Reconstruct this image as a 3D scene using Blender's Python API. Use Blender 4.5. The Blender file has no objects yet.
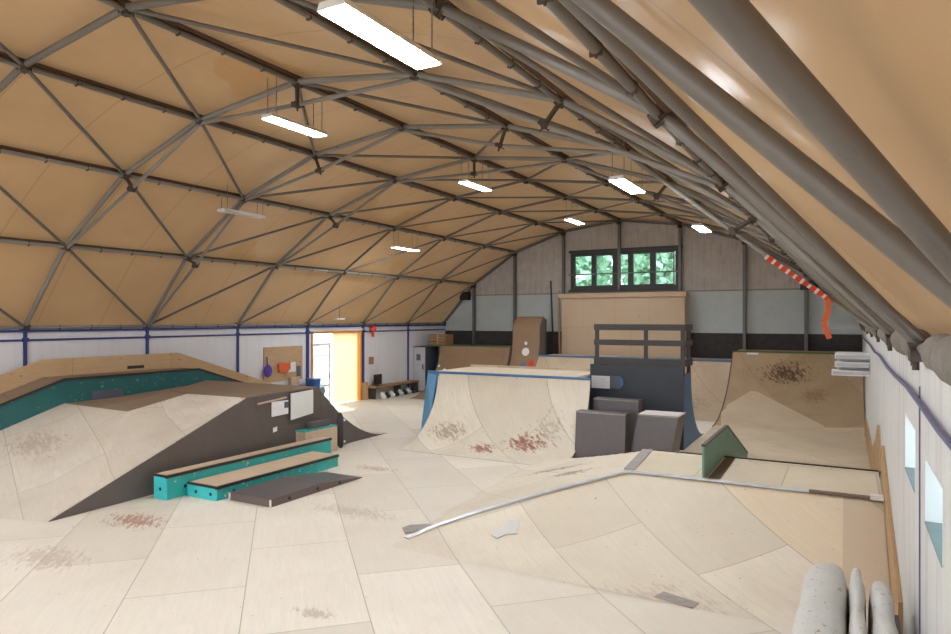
import bpy, bmesh, math, random
from mathutils import Vector, Matrix
random.seed(7)
S = bpy.context.scene
C = S.collection
CAMZ = 2.9
F = 669.4
TH = 0.507
# ------------------------------------------------------------------ materials
def mat(name):
    m = bpy.data.materials.new(name); m.use_nodes = True
    nt = m.node_tree
    b = nt.nodes['Principled BSDF']
    return m, nt, b
def N(nt, t, **kw):
    n = nt.nodes.new(t)
    for k, v in kw.items():
        if k.startswith('i_'):
            n.inputs[k[2:].replace('_', ' ')].default_value = v
        else:
            setattr(n, k, v)
    return n
def L(nt, a, b): nt.links.new(a, b)
def rgb(c): return (c[0], c[1], c[2], 1)
def mixc(nt, fac, a, b, blend='MIX'):
    n = nt.nodes.new('ShaderNodeMix'); n.data_type = 'RGBA'; n.blend_type = blend
    for s, v in ((n.inputs[0], fac), (n.inputs[6], a), (n.inputs[7], b)):
        if isinstance(v, (int, float)): s.default_value = v
        elif isinstance(v, tuple): s.default_value = rgb(v)
        else: nt.links.new(v, s)
    return n.outputs[2]
def mth(nt, op, a, b=None, c=None, clamp=False):
    n = nt.nodes.new('ShaderNodeMath'); n.operation = op; n.use_clamp = clamp
    for s, v in zip(n.inputs, (a, b, c)):
        if v is None: continue
        if isinstance(v, (int, float)): s.default_value = v
        else: nt.links.new(v, s)
    return n.outputs[0]
def ramp(nt, fac, lo, hi):
    n = nt.nodes.new('ShaderNodeMapRange'); n.clamp = True
    n.inputs[1].default_value = lo; n.inputs[2].default_value = hi
    nt.links.new(fac, n.inputs[0]); return n.outputs[0]
def pos(nt): return nt.nodes.new('ShaderNodeNewGeometry').outputs['Position']
def noise(nt, vec, scale, detail=4, rough=.55, stretch=None, rot=0):
    if stretch or rot:
        mp = nt.nodes.new('ShaderNodeMapping')
        mp.vector_type = 'POINT'
        # rotate first, then stretch
        r = nt.nodes.new('ShaderNodeMapping'); r.inputs['Rotation'].default_value = (0, 0, rot)
        nt.links.new(vec, r.inputs[0])
        mp.inputs['Scale'].default_value = stretch or (1, 1, 1)
        nt.links.new(r.outputs[0], mp.inputs[0]); vec = mp.outputs[0]
    n = nt.nodes.new('ShaderNodeTexNoise'); n.inputs['Scale'].default_value = scale
    n.inputs['Detail'].default_value = detail; n.inputs['Roughness'].default_value = rough
    nt.links.new(vec, n.inputs['Vector']); return n.outputs['Fac']
def plain(name, col, rough=.6, metal=0, var=.12, vscale=3, bump=0, spec=.4):
    m, nt, b = mat(name)
    p = pos(nt)
    f = noise(nt, p, vscale, 5)
    c = mixc(nt, f, tuple(max(0, x*(1-var)) for x in col), tuple(min(1, x*(1+var)) for x in col))
    L(nt, c, b.inputs['Base Color'])
    b.inputs['Roughness'].default_value = rough; b.inputs['Metallic'].default_value = metal
    b.inputs['Specular IOR Level'].default_value = spec
    if bump:
        bn = N(nt, 'ShaderNodeBump'); bn.inputs['Strength'].default_value = bump; bn.inputs['Distance'].default_value = .01
        L(nt, noise(nt, p, vscale*12, 4), bn.inputs['Height']); L(nt, bn.outputs[0], b.inputs['Normal'])
    return m
def worn(name, col, chip, amount=.62, scale=14, rough=.55, streak=(1, 1, 1)):
    """painted board with chips showing another colour"""
    m, nt, b = mat(name); p = pos(nt)
    f = noise(nt, p, scale, 6, .7, streak)
    k = ramp(nt, f, amount, amount+.03)
    g = noise(nt, p, 2.5, 4)
    base = mixc(nt, g, tuple(x*.82 for x in col), tuple(min(1, x*1.15) for x in col))
    L(nt, mixc(nt, k, base, chip), b.inputs['Base Color']); b.inputs['Roughness'].default_value = rough
    return m
def ply(name, base, dev=.10, rot=math.radians(45), off=(0, 0), size=(2.44, 1.2), seam=.56, stains=(), grime=.25, rough=.55,
        grain=.10, speck=(17, .735), newer=None, coords='xy', mortar=.007):
    """plywood sheets: tone per sheet, seams, grain, scuffs and stains with shapes of their own"""
    m, nt, b = mat(name); p = pos(nt)
    v = p
    if coords != 'xy':
        sp = N(nt, 'ShaderNodeSeparateXYZ'); L(nt, p, sp.inputs[0]); cb = N(nt, 'ShaderNodeCombineXYZ')
        a_, b_ = coords
        L(nt, sp.outputs['XYZ'.index(a_.upper())], cb.inputs[0]); L(nt, sp.outputs['XYZ'.index(b_.upper())], cb.inputs[1]); v = cb.outputs[0]
    mp = N(nt, 'ShaderNodeMapping'); mp.inputs['Rotation'].default_value = (0, 0, rot); mp.inputs['Location'].default_value = (off[0], off[1], 0)
    L(nt, v, mp.inputs[0])
    br = N(nt, 'ShaderNodeTexBrick'); br.offset = .5
    br.inputs['Scale'].default_value = 1; br.inputs['Mortar Size'].default_value = mortar; br.inputs['Mortar Smooth'].default_value = .3
    br.inputs['Brick Width'].default_value = size[0]; br.inputs['Row Height'].default_value = size[1]; br.inputs['Bias'].default_value = 0
    lo = tuple(x*(1-dev*w) for x, w in zip(base, (1, 1.15, 1.5))); hi = tuple(min(1, x*(1+dev*.7)) for x in base)
    br.inputs['Color1'].default_value = rgb(lo); br.inputs['Color2'].default_value = rgb(hi)
    br.inputs['Mortar'].default_value = rgb(tuple(x*seam for x in base))
    L(nt, mp.outputs[0], br.inputs['Vector'])
    col = br.outputs['Color']
    if newer:   # sheets beyond one seam are of a newer, yellower plywood
        s3 = N(nt, 'ShaderNodeSeparateXYZ'); L(nt, p, s3.inputs[0])
        cc = mth(nt, 'MULTIPLY', mth(nt, 'ADD', s3.outputs['X'], s3.outputs['Y']), .70711)
        yel = mixc(nt, 1.0, col, tuple(min(1, n_/b_) for n_, b_ in zip(newer[1], base)), 'MULTIPLY')
        col = mixc(nt, ramp(nt, cc, newer[0]-.003, newer[0]+.003), col, yel)
        s4 = ramp(nt, s3.outputs['X'], -.05, -.04)
        col = mixc(nt, mth(nt, 'MULTIPLY', s4, .45), col, (.42, .31, .21))
    # grain stretched along the sheet
    gm = N(nt, 'ShaderNodeMapping'); gm.inputs['Scale'].default_value = (1.2, 14, 1); L(nt, mp.outputs[0], gm.inputs[0])
    wob = N(nt, 'ShaderNodeTexNoise'); wob.inputs['Scale'].default_value = 1.6; wob.inputs['Detail'].default_value = 6; wob.inputs['Roughness'].default_value = .65
    wob.inputs['Distortion'].default_value = 1.2
    L(nt, gm.outputs[0], wob.inputs['Vector'])
    g = ramp(nt, wob.outputs['Fac'], .3, .7)
    col = mixc(nt, mth(nt, 'MULTIPLY', g, grain*3), col, tuple(x*.72 for x in base), 'MIX')
    # broad grime
    gr = ramp(nt, noise(nt, p, .9, 6, .6), .45, .75)
    col = mixc(nt, mth(nt, 'MULTIPLY', gr, grime), col, tuple(x*y for x, y in zip(base, (.62, .56, .48))))
    # long scuffs
    sc = ramp(nt, noise(nt, mp.outputs[0], 3.2, 8, .75, (.6, 4, 1)), .66, .72)
    col = mixc(nt, mth(nt, 'MULTIPLY', sc, .42), col, tuple(x*.5 for x in base))
    # small dark specks
    sp2 = ramp(nt, noise(nt, p, speck[0], 2, .5), speck[1], speck[1]+.025)
    col = mixc(nt, mth(nt, 'MULTIPLY', sp2, .6), col, (.10, .06, .045))
    # local stains (x, y, z, rx, ry, strength, colour)
    for (sx, sy, sz, rx, ry, st, sc_) in stains:
        q = N(nt, 'ShaderNodeMapping'); q.vector_type = 'TEXTURE'
        q.inputs['Location'].default_value = (sx, sy, sz); q.inputs['Scale'].default_value = (rx, ry, 1.2)
        L(nt, p, q.inputs[0])
        ln = N(nt, 'ShaderNodeVectorMath', operation='LENGTH'); L(nt, q.outputs[0], ln.inputs[0])
        near = ramp(nt, ln.outputs['Value'], 1.0, .15)
        n1 = noise(nt, mp.outputs[0], 8.5, 9, .78, (.6, 2.2, 1))
        k = ramp(nt, mth(nt, 'ADD', n1, mth(nt, 'MULTIPLY', near, .26)), .66, .74)
        k = mth(nt, 'MULTIPLY', mth(nt, 'MULTIPLY', k, ramp(nt, near, 0, .25)), st)
        col = mixc(nt, k, col, sc_)
    L(nt, col, b.inputs['Base Color'])
    b.inputs['Roughness'].default_value = rough; b.inputs['Specular IOR Level'].default_value = .3
    bn = N(nt, 'ShaderNodeBump'); bn.inputs['Strength'].default_value = .25; bn.inputs['Distance'].default_value = .004
    L(nt, br.outputs['Fac'], bn.inputs['Height']); bn.invert = True; L(nt, bn.outputs[0], b.inputs['Normal'])
    return m
RED = (.30, .10, .06); BRN = (.23, .14, .09); DRK = (.10, .075, .06)
WOOD = (.77, .715, .63)
M = {}
M['floor'] = ply('floor_plywood', WOOD, .10, off=(.35, .40), stains=[(-8.95, 6.05, 0, 1.0, .55, .8, (.34, .15, .10)), (-8.5, 4.6, 0, 1.2, .6, .4, (.36, .22, .17)), (-8.0, 10.4, 0, .9, .35, .55, (.38, .18, .12)),
            (-6.5, 7.9, 0, 1.6, .5, .25, BRN), (-4.6, 5.0, 0, .5, .2, .4, BRN)], grime=.22)
M['bank_near'] = ply('near_bank_plywood', (.76, .695, .585), .15, off=(.35, .40), newer=(5.6, (.69, .57, .41)), stains=[(-1.6, 6.9, 0, 1.3, .8, .25, BRN), (-3.9, 10.2, .4, .9, .3, .8, BRN), (-4.5, 10.9, .3, 1.2, .25, .7, DRK)], grime=.30, grain=.13)
M['deck_ply'] = ply('deck_plywood', (.70, .61, .47), .12, rot=0, off=(.2, .3), size=(1.1, 1.6), grime=.3)
M['funbox_top'] = ply('funbox_plywood', (.68, .62, .54), .10, rot=math.radians(22), off=(.3, .2), stains=[(-11.9, 8.4, 1.2, .7, .5, .5, (.35, .2, .16)), (-12.6, 6.6, .8, 1.1, .8, .35, BRN)], grime=.5, grain=.16)
M['deck_brown'] = ply('funbox_deck_brown_plywood', (.27, .20, .145), .12, rot=.3, size=(2.4, 1.2), grime=.3)
M['qp'] = ply('quarterpipe_plywood', (.77, .71, .60), .13, rot=math.radians(38), off=(.9, .2), size=(2.0, 1.25), stains=[(-6.0, 13.0, .35, .9, .5, .95, RED), (-6.9, 12.7, .15, .6, .4, .9, RED), (-8.0, 13.1, .5, .9, .5, .65, BRN), (-5.6, 13.3, .8, .8, .6, .4, BRN)], grime=.35, grain=.14)
M['qp_back'] = ply('back_quarterpipe_plywood', (.60, .49, .36), .14, rot=math.radians(45), off=(.3, .5), stains=[(-4.2, 21, .5, 1, 1, .35, BRN)], grime=.45, grain=.14)
M['qp_right'] = ply('right_quarterpipe_plywood', (.48, .365, .24), .12, rot=math.radians(50), off=(.2, 1.1), size=(3.0, 1.9), stains=[(-1.6, 22.0, 1.4, 1.3, .7, .95, (.10, .055, .035)), (-.8, 21.3, .8, .7, .6, .6, BRN)], grime=.5, grain=.14)
M['qp_low'] = ply('lower_quarterpipe_plywood', (.64, .535, .40), .12, rot=math.radians(50), off=(.2, 1.1), grime=.4, grain=.14)
M['qp_patch'] = ply('pale_patch_plywood', (.66, .55, .41), .05, rot=.5, size=(5, 5), grime=.3)
M['brown_ply'] = ply('brown_ramp_plywood', (.30, .20, .125), .06, rot=0, size=(1.6, 2.4), grime=.3, stains=[(-12.7, 21.6, 1.3, .5, .6, .9, (.03, .02, .02))])
M['pine'] = ply('knotty_pine_board', (.60, .41, .235), .08, rot=0, size=(2.4, 3), coords='yz', speck=(7, .70), grime=.2, grain=.2)
M['osb'] = worn('chipboard', (.55, .38, .22), (.35, .22, .12), .52, 30)
M['lining'] = ply('lining_board_wood', (.50, .32, .17), .08, rot=0, size=(2.4, 3), coords='yz', grime=.25, grain=.2)
M['darkside'] = worn('dark_brown_phenolic_board', (.118, .098, .090), (.34, .29, .26), .70, 22, .45)
M['darkblue'] = worn('blue_black_board', (.040, .046, .062), (.12, .12, .14), .72, 12, .5, (1, 1, 3))
M['phenolic'] = plain('grey_brown_phenolic', (.115, .100, .105), .35, var=.12, vscale=8)
M['kicker'] = worn('kicker_brown_board', (.14, .105, .10), (.32, .26, .24), .68, 30, .4)
M['railwood'] = worn('dark_stained_timber', (.062, .055, .052), (.2, .17, .14), .7, 18, .6)
M['teal_dark'] = worn('dark_teal_paint', (.014, .115, .115), (.42, .36, .24), .64, 9, .5, (1, 1, 1.5))
M['teal'] = worn('turquoise_paint', (.035, .40, .38), (.74, .68, .52), .625, 11, .5, (1, 1, 1))
M['teal_end'] = worn('turquoise_end_paint', (.05, .55, .58), (.75, .7, .6), .76, 9, .5)
M['green_panel'] = worn('weathered_green_paint', (.16, .31, .245), (.20, .17, .13), .60, 7, .6)
M['blue_side'] = worn('blue_painted_side', (.06, .17, .37), (.45, .42, .40), .68, 8, .5)
M['blue_light'] = worn('light_blue_paint', (.12, .30, .50), (.5, .5, .48), .70, 12, .5)
M['coping_blue'] = worn('blue_coping_metal', (.045, .15, .34), (.40, .42, .44), .66, 10, .35)
M['coping'] = plain('galvanised_coping', (.66, .68, .72), .32, .55, .25, 6)
M['coping_brown'] = plain('brown_strip', (.17, .12, .09), .6, 0, .2, 9)
M['tape_grey'] = plain('grey_worn_strip', (.30, .27, .25), .6, 0, .3, 14)
M['edge_black'] = plain('black_edge_angle', (.05, .042, .04), .4, .3, .3, 15)
M['benchtop'] = ply('ledge_top_plywood', (.62, .48, .35), .06, rot=math.pi/2, size=(2.4, 2), coords='xy', grime=.3)
M['tube'] = worn('grey_steel_tube', (.155, .138, .118), (.05, .035, .026), .66, 8, .42)
M['tube_light'] = worn('galvanised_grey_tube', (.24, .225, .20), (.07, .05, .035), .66, 8, .4)
M['purlin_wood'] = worn('stained_brown_batten', (.105, .058, .034), (.26, .13, .06), .64, 6, .7)
M['node'] = plain('rusty_node_steel', (.085, .066, .052), .6, .3, .3, 20)
M['white_metal'] = plain('white_enamel', (.78, .78, .78), .4, 0, .04)
M['chain'] = plain('chain_steel', (.25, .24, .23), .4, .6)
M['paper'] = plain('white_paper', (.80, .80, .82), .7, 0, .05, 12)
M['board_white'] = plain('whiteboard', (.74, .76, .76), .35, 0, .04, 12)
M['ink'] = plain('dark_ink', (.12, .13, .16), .7)
M['blue_ink'] = plain('blue_print', (.08, .20, .48), .6)
M['black'] = plain('black_plastic', (.02, .02, .022), .45)
M['post'] = plain('grey_post_steel', (.16, .155, .15), .5, .2, .2, 5)
M['blue_pipe'] = plain('dark_blue_conduit', (.035, .05, .20), .5, 0, .25, 7)
M['blue_grey_pipe'] = plain('blue_grey_conduit', (.12, .12, .22), .5, 0, .25, 7)
M['rope'] = plain('pale_rope_tape', (.62, .60, .58), .7)
M['red'] = plain('red_plastic', (.62, .06, .03), .5)
M['orange_red'] = plain('orange_red_fabric', (.70, .14, .05), .7)
M['purple'] = plain('purple_fabric', (.10, .05, .35), .8)
M['blue_pl'] = plain('blue_plastic', (.03, .10, .34), .5)
M['yellow'] = plain('yellow_door_paint', (.95, .72, .34), .5, 0, .04)
def mk_yellow():
    m, nt, b = mat('yellow_translucent_panel'); b.inputs['Base Color'].default_value = (.95, .74, .36, 1); b.inputs['Roughness'].default_value = .5
    tr = N(nt, 'ShaderNodeBsdfTranslucent'); tr.inputs['Color'].default_value = (.98, .84, .5, 1)
    mx = N(nt, 'ShaderNodeMixShader'); mx.inputs[0].default_value = .22
    L(nt, b.outputs[0], mx.inputs[1]); L(nt, tr.outputs[0], mx.inputs[2]); L(nt, mx.outputs[0], nt.nodes['Material Output'].inputs[0]); return m
M['yellow'] = mk_yellow()
M['pale_blue'] = plain('pale_blue_sheet', (.45, .56, .68), .6)
M['orange'] = plain('orange_frame_paint', (.80, .38, .10), .5)
M['cabinet'] = plain('grey_white_cabinet', (.56, .57, .60), .5)
M['dark_steel'] = plain('dark_blue_grey_steel', (.10, .11, .14), .5)
M['green_edge'] = plain('green_coping_paint', (.075, .13, .04), .6, 0, .3, 9)
M['beige'] = ply('beige_painted_boards', (.60, .46, .33), .03, rot=0, size=(1.25, 2.6), coords='xz', grime=.15, grain=.04, seam=.75)
M['bin'] = plain('stained_wood', (.33, .19, .10), .7)
M['bag_grey'] = plain('grey_foam_roll', (.22, .20, .175), .9, 0, .25, 9, bump=.6)
M['win_frame'] = plain('dark_window_frame', (.048, .05, .05), .5)
M['leaf'] = plain('tree_leaves', (.46, .72, .50), .6, 0, .5, 2)
M['bark'] = plain('tree_bark', (.10, .08, .06), .9)
M['ground'] = plain('outdoor_paving', (.72, .71, .68), .8)
M['tapewhite'] = plain('white_tape', (.75, .7, .66), .6)
# stained foam mat
def mk_mat():
    m, nt, b = mat('stained_white_mat'); p = pos(nt)
    g = mixc(nt, noise(nt, p, 3, 5), (.50, .49, .46), (.66, .66, .64))
    k = ramp(nt, noise(nt, p, 34, 2, .5, (1, 1, .6)), .66, .69)
    g = mixc(nt, mth(nt, 'MULTIPLY', k, .65), g, (.10, .09, .08))
    k2 = ramp(nt, noise(nt, p, 6, 3), .70, .74)
    g = mixc(nt, k2, g, (.36, .28, .10))
    L(nt, g, b.inputs['Base Color']); b.inputs['Roughness'].default_value = .6
    bn = N(nt, 'ShaderNodeBump'); bn.inputs['Strength'].default_value = .6; bn.inputs['Distance'].default_value = .03
    L(nt, noise(nt, p, 6, 4, .5, (1, .4, 1)), bn.inputs['Height']); L(nt, bn.outputs[0], b.inputs['Normal'])
    return m
M['mat'] = mk_mat()
# roof membrane: tan coated fabric that lets some daylight through
def mk_membrane():
    m, nt, b = mat('tan_roof_membrane'); p = pos(nt)
    f = noise(nt, p, .8, 5)
    c = mixc(nt, f, (.40, .25, .125), (.52, .34, .18))
    k = ramp(nt, noise(nt, p, .45, 3, .4), .66, .68)
    c = mixc(nt, mth(nt, 'MULTIPLY', k, .5), c, (.40, .21, .06))
    b.inputs['Roughness'].default_value = .38; b.inputs['Specular IOR Level'].default_value = .35
    # fabric seams every 1.41 m along the hall
    s = N(nt, 'ShaderNodeSeparateXYZ'); L(nt, p, s.inputs[0])
    yy = mth(nt, 'ADD', mth(nt, 'ADD', s.outputs['Y'], mth(nt, 'MULTIPLY', s.outputs['X'], .02)), 100.35)
    w = mth(nt, 'ABSOLUTE', mth(nt, 'SUBTRACT', mth(nt, 'MODULO', yy, 1.413), .7))
    ln = ramp(nt, w, .018, .006)
    c = mixc(nt, mth(nt, 'MULTIPLY', ln, .45), c, (.25, .13, .055))
    L(nt, c, b.inputs['Base Color'])
    tr = N(nt, 'ShaderNodeBsdfTranslucent'); L(nt, c, tr.inputs['Color'])
    mx = N(nt, 'ShaderNodeMixShader'); mx.inputs[0].default_value = .03
    L(nt, b.outputs[0], mx.inputs[1]); L(nt, tr.outputs[0], mx.inputs[2])
    bn = N(nt, 'ShaderNodeBump'); bn.inputs['Strength'].default_value = .5; bn.inputs['Distance'].default_value = .05
    L(nt, noise(nt, p, 1.1, 3, .45, (1.5, .5, 1.5)), bn.inputs['Height']); L(nt, bn.outputs[0], b.inputs['Normal'])
    out = nt.nodes['Material Output']; L(nt, mx.outputs[0], out.inputs[0])
    return m
M['membrane'] = mk_membrane()
def mk_endwall():
    m, nt, b = mat('end_wall_paint_and_concrete'); p = pos(nt)
    s = N(nt, 'ShaderNodeSeparateXYZ'); L(nt, p, s.inputs[0]); z = s.outputs['Z']; x = s.outputs['X']
    cn = noise(nt, p, 3.0, 8, .65); st = noise(nt, p, 5, 5, .6, (3, 1, .25))
    conc = mixc(nt, cn, (.37, .34, .32), (.60, .575, .55))
    conc = mixc(nt, mth(nt, 'MULTIPLY', ramp(nt, st, .5, .75), .35), conc, (.17, .13, .11))
    bl = mth(nt, 'ABSOLUTE', mth(nt, 'SUBTRACT', mth(nt, 'MODULO', mth(nt, 'ADD', x, 100), .26), .13))
    conc = mixc(nt, mth(nt, 'MULTIPLY', ramp(nt, bl, .010, .003), .22), conc, (.16, .13, .11))
    pk = ramp(nt, noise(nt, p, .75, 5, .6), .57, .585)
    conc = mixc(nt, mth(nt, 'MULTIPLY', pk, .75), conc, (.50, .48, .51))
    blue = mixc(nt, noise(nt, p, 2, 6), (.44, .50, .52), (.56, .62, .64))
    blue = mixc(nt, mth(nt, 'MULTIPLY', ramp(nt, noise(nt, p, 9, 4), .6, .75), .3), blue, (.22, .24, .24))
    dark = mixc(nt, noise(nt, p, 6, 5), (.028, .026, .028), (.075, .07, .07))
    low = plainlow = (.40, .42, .43)
    c = mixc(nt, ramp(nt, z, 3.885, 3.895), blue, conc)
    c = mixc(nt, ramp(nt, z, 2.40, 2.41), dark, c)
    jl = mth(nt, 'ABSOLUTE', mth(nt, 'SUBTRACT', z, 3.90))
    c = mixc(nt, mth(nt, 'MULTIPLY', ramp(nt, jl, .03, .02), .6), c, (.12, .10, .09))
    L(nt, c, b.inputs['Base Color']); b.inputs['Roughness'].default_value = .85
    bn = N(nt, 'ShaderNodeBump'); bn.inputs['Strength'].default_value = .35; bn.inputs['Distance'].default_value = .02
    L(nt, cn, bn.inputs['Height']); L(nt, bn.outputs[0], b.inputs['Normal'])
    return m
M['endwall'] = mk_endwall()
def mk_wall(name, col, streak, am):
    m, nt, b = mat(name); p = pos(nt)
    c = mixc(nt, noise(nt, p, 1.5, 6), tuple(x*.93 for x in col), col)
    k = ramp(nt, noise(nt, p, 2.2, 7, .65, (2.5, 2.5, .22)), .50, .74)
    c = mixc(nt, mth(nt, 'MULTIPLY', k, am), c, streak)
    L(nt, c, b.inputs['Base Color']); b.inputs['Roughness'].default_value = .75
    bn = N(nt, 'ShaderNodeBump'); bn.inputs['Strength'].default_value = .25; bn.inputs['Distance'].default_value = .02
    L(nt, noise(nt, p, 14, 5), bn.inputs['Height']); L(nt, bn.outputs[0], b.inputs['Normal'])
    return m
M['wall_white'] = mk_wall('white_painted_wall', (.76, .76, .80), (.55, .54, .58), .35)
M['wall_right'] = mk_wall('whitewashed_concrete', (.68, .675, .67), (.40, .37, .34), .72)
M['reveal'] = plain('reveal_white', (.74, .76, .79), .7, 0, .06)
M['sill'] = plain('teal_grey_sill', (.20, .26, .27), .7, 0, .2, 10)
def emis(name, col, s):
    m, nt, b = mat(name); b.inputs['Base Color'].default_value = rgb(col)
    b.inputs['Emission Color'].default_value = rgb(col); b.inputs['Emission Strength'].default_value = s; return m
M['led'] = emis('led_diffuser', (.87, .94, 1), 68)
M['led_off'] = plain('unlit_diffuser', (.70, .69, .66), .4)
def mk_glass():
    m, nt, b = mat('window_glass')
    b.inputs['Base Color'].default_value = (.9, .97, .95, 1); b.inputs['Roughness'].default_value = .02
    tr = N(nt, 'ShaderNodeBsdfTransparent'); tr.inputs['Color'].default_value = (.86, .95, .92, 1)
    mx = N(nt, 'ShaderNodeMixShader'); mx.inputs[0].default_value = .10
    b.inputs['Metallic'].default_value = 0
    gl = N(nt, 'ShaderNodeBsdfGlossy'); gl.inputs['Roughness'].default_value = .05
    L(nt, tr.outputs[0], mx.inputs[1]); L(nt, gl.outputs[0], mx.inputs[2])
    L(nt, mx.outputs[0], nt.nodes['Material Output'].inputs[0]); return m
M['glass'] = mk_glass()
# ------------------------------------------------------------------ mesh helpers
class MB:
    def __init__(s): s.v = []; s.f = []
    def add(s, vs, fs):
        n = len(s.v); s.v += [tuple(v) for v in vs]; s.f += [tuple(i+n for i in f) for f in fs]; return s
    def box(s, x0, x1, y0, y1, z0, z1):
        return s.add([(x0, y0, z0), (x1, y0, z0), (x1, y1, z0), (x0, y1, z0), (x0, y0, z1), (x1, y0, z1), (x1, y1, z1), (x0, y1, z1)],
                     [(0, 3, 2, 1), (4, 5, 6, 7), (0, 1, 5, 4), (1, 2, 6, 5), (2, 3, 7, 6), (3, 0, 4, 7)])
    def prism(s, poly, d):
        """closed solid: polygon (3D points) swept by vector d"""
        n = len(poly); d = Vector(d)
        a = [Vector(p) for p in poly]; b = [p+d for p in a]
        fs = [tuple(range(n)), tuple(range(2*n-1, n-1, -1))] + [(i, n+i, n+(i+1) % n, (i+1) % n) for i in range(n)]
        return s.add(a+b, fs)
    def drop(s, poly, zb, dz=0):
        """polygon at its own heights (moved by dz) down to the level zb"""
        n = len(poly); a = [(p[0], p[1], p[2]+dz) for p in poly]; b = [(p[0], p[1], zb) for p in poly]
        return s.add(a+b, [tuple(range(n)), tuple(range(2*n-1, n-1, -1))] + [(i, n+i, n+(i+1) % n, (i+1) % n) for i in range(n)])
    def strip(s, prof, x0, x1, th=.02):
        """slab following a profile of (y, z), width x0..x1; thickness below the surface"""
        n = len(prof); vs = []
        for k, (y, z) in enumerate(prof):
            a = prof[max(0, k-1)]; b = prof[min(n-1, k+1)]
            ty, tz = b[0]-a[0], b[1]-a[1]; l = math.hypot(ty, tz) or 1; ny, nz = -tz/l, ty/l
            if ny*0+nz < 0: ny, nz = -ny, -nz
            vs += [(x0, y, z), (x1, y, z), (x1, y-ny*th, z-nz*th), (x0, y-ny*th, z-nz*th)]
        fs = []
        for k in range(n-1):
            o = 4*k
            for i in range(4):
                j = (i+1) % 4; fs.append((o+i, o+j, o+4+j, o+4+i))
        fs += [(0, 3, 2, 1), (4*n-4, 4*n-3, 4*n-2, 4*n-1)]
        return s.add(vs, fs)
    def tube(s, a, b, r, n=10, r2=None):
        a = Vector(a); b = Vector(b); d = (b-a).normalized(); r2 = r if r2 is None else r2
        u = d.cross(Vector((0, 0, 1)));
        if u.length < 1e-3: u = Vector((1, 0, 0))
        u.normalize(); w = d.cross(u)
        vs = []
        for c, rr in ((a, r), (b, r2)):
            for i in range(n):
                t = 2*math.pi*i/n; vs.append(c+(u*math.cos(t)+w*math.sin(t))*rr)
        return s.add(vs, [tuple(range(n-1, -1, -1)), tuple(range(n, 2*n))]+[(i, (i+1) % n, n+(i+1) % n, n+i) for i in range(n)])
    def bar(s, a, b, w, h, up=(0, 0, 1)):
        a = Vector(a); b = Vector(b); d = (b-a).normalized(); u = d.cross(Vector(up)).normalized()*w/2; v = u.cross(d).normalized()*h/2
        vs = [c+e for c in (a, b) for e in (-u-v, u-v, u+v, -u+v)]
        return s.add(vs, [(0, 1, 2, 3), (7, 6, 5, 4), (0, 4, 5, 1), (1, 5, 6, 2), (2, 6, 7, 3), (3, 7, 4, 0)])
    def poly_tube(s, pts, r, n=8):
        for a, b in zip(pts, pts[1:]): s.tube(a, b, r, n)
        return s
    def ball(s, c, r, seg=10, rings=6, sc=(1, 1, 1)):
        vs = [(c[0], c[1], c[2]+r*sc[2])]
        for i in range(1, rings):
            t = math.pi*i/rings
            for j in range(seg):
                p = 2*math.pi*j/seg
                vs.append((c[0]+r*sc[0]*math.sin(t)*math.cos(p), c[1]+r*sc[1]*math.sin(t)*math.sin(p), c[2]+r*sc[2]*math.cos(t)))
        vs.append((c[0], c[1], c[2]-r*sc[2])); last = len(vs)-1; fs = []
        for j in range(seg): fs.append((0, 1+j, 1+(j+1) % seg))
        for i in range(rings-2):
            for j in range(seg):
                a = 1+i*seg+j; b = 1+i*seg+(j+1) % seg; fs.append((a, a+seg, b+seg, b))
        o = 1+(rings-2)*seg
        for j in range(seg): fs.append((last, o+(j+1) % seg, o+j))
        return s.add(vs, fs)
def W(o):
    p = Vector((0, 0, 0))
    while o is not None: p += o.location; o = o.parent
    return p
def obj(name, mb, m, parent=None, label=None, cat=None, group=None, kind=None, smooth=False, bevel=0, recalc=True):
    me = bpy.data.meshes.new(name)
    if parent is None:
        xs = [v[0] for v in mb.v]; ys = [v[1] for v in mb.v]; zs = [v[2] for v in mb.v]
        o0 = Vector(((min(xs)+max(xs))/2, (min(ys)+max(ys))/2, min(zs)))
    else: o0 = W(parent)
    me.from_pydata([tuple(Vector(v)-o0) for v in mb.v], [], mb.f)
    me.materials.append(M[m] if isinstance(m, str) else m)
    bm = bmesh.new(); bm.from_mesh(me)
    if recalc: bmesh.ops.recalc_face_normals(bm, faces=bm.faces)
    bm.to_mesh(me); bm.free()
    o = bpy.data.objects.new(name, me); C.objects.link(o)
    if parent is None: o.location = o0
    else: o.parent = parent
    if smooth:
        for p in me.polygons: p.use_smooth = True
        try: me.set_sharp_from_angle(angle=math.radians(40))
        except Exception: pass
    if bevel:
        b = o.modifiers.new('bevel', 'BEVEL'); b.width = bevel; b.segments = 2; b.limit_method = 'ANGLE'
    tag(o, label, cat, group, kind); return o
def tag(o, label=None, cat=None, group=None, kind=None):
    if label: o['label'] = label
    if cat: o['category'] = cat
    if group: o['group'] = group
    if kind: o['kind'] = kind
def thing(name, loc, label, cat, group=None, kind=None):
    o = bpy.data.objects.new(name, None); C.objects.link(o); o.location = loc; o.empty_display_size = .2
    tag(o, label, cat, group, kind); return o
def copy_thing(o, loc, rz=0):
    r = o.copy(); C.objects.link(r); r.location = loc; r.rotation_euler = (0, 0, rz)
    for ch in list(o.children):
        c = ch.copy(); C.objects.link(c); c.parent = r
        for g in ch.children:
            d = g.copy(); C.objects.link(d); d.parent = c
    return r
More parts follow.
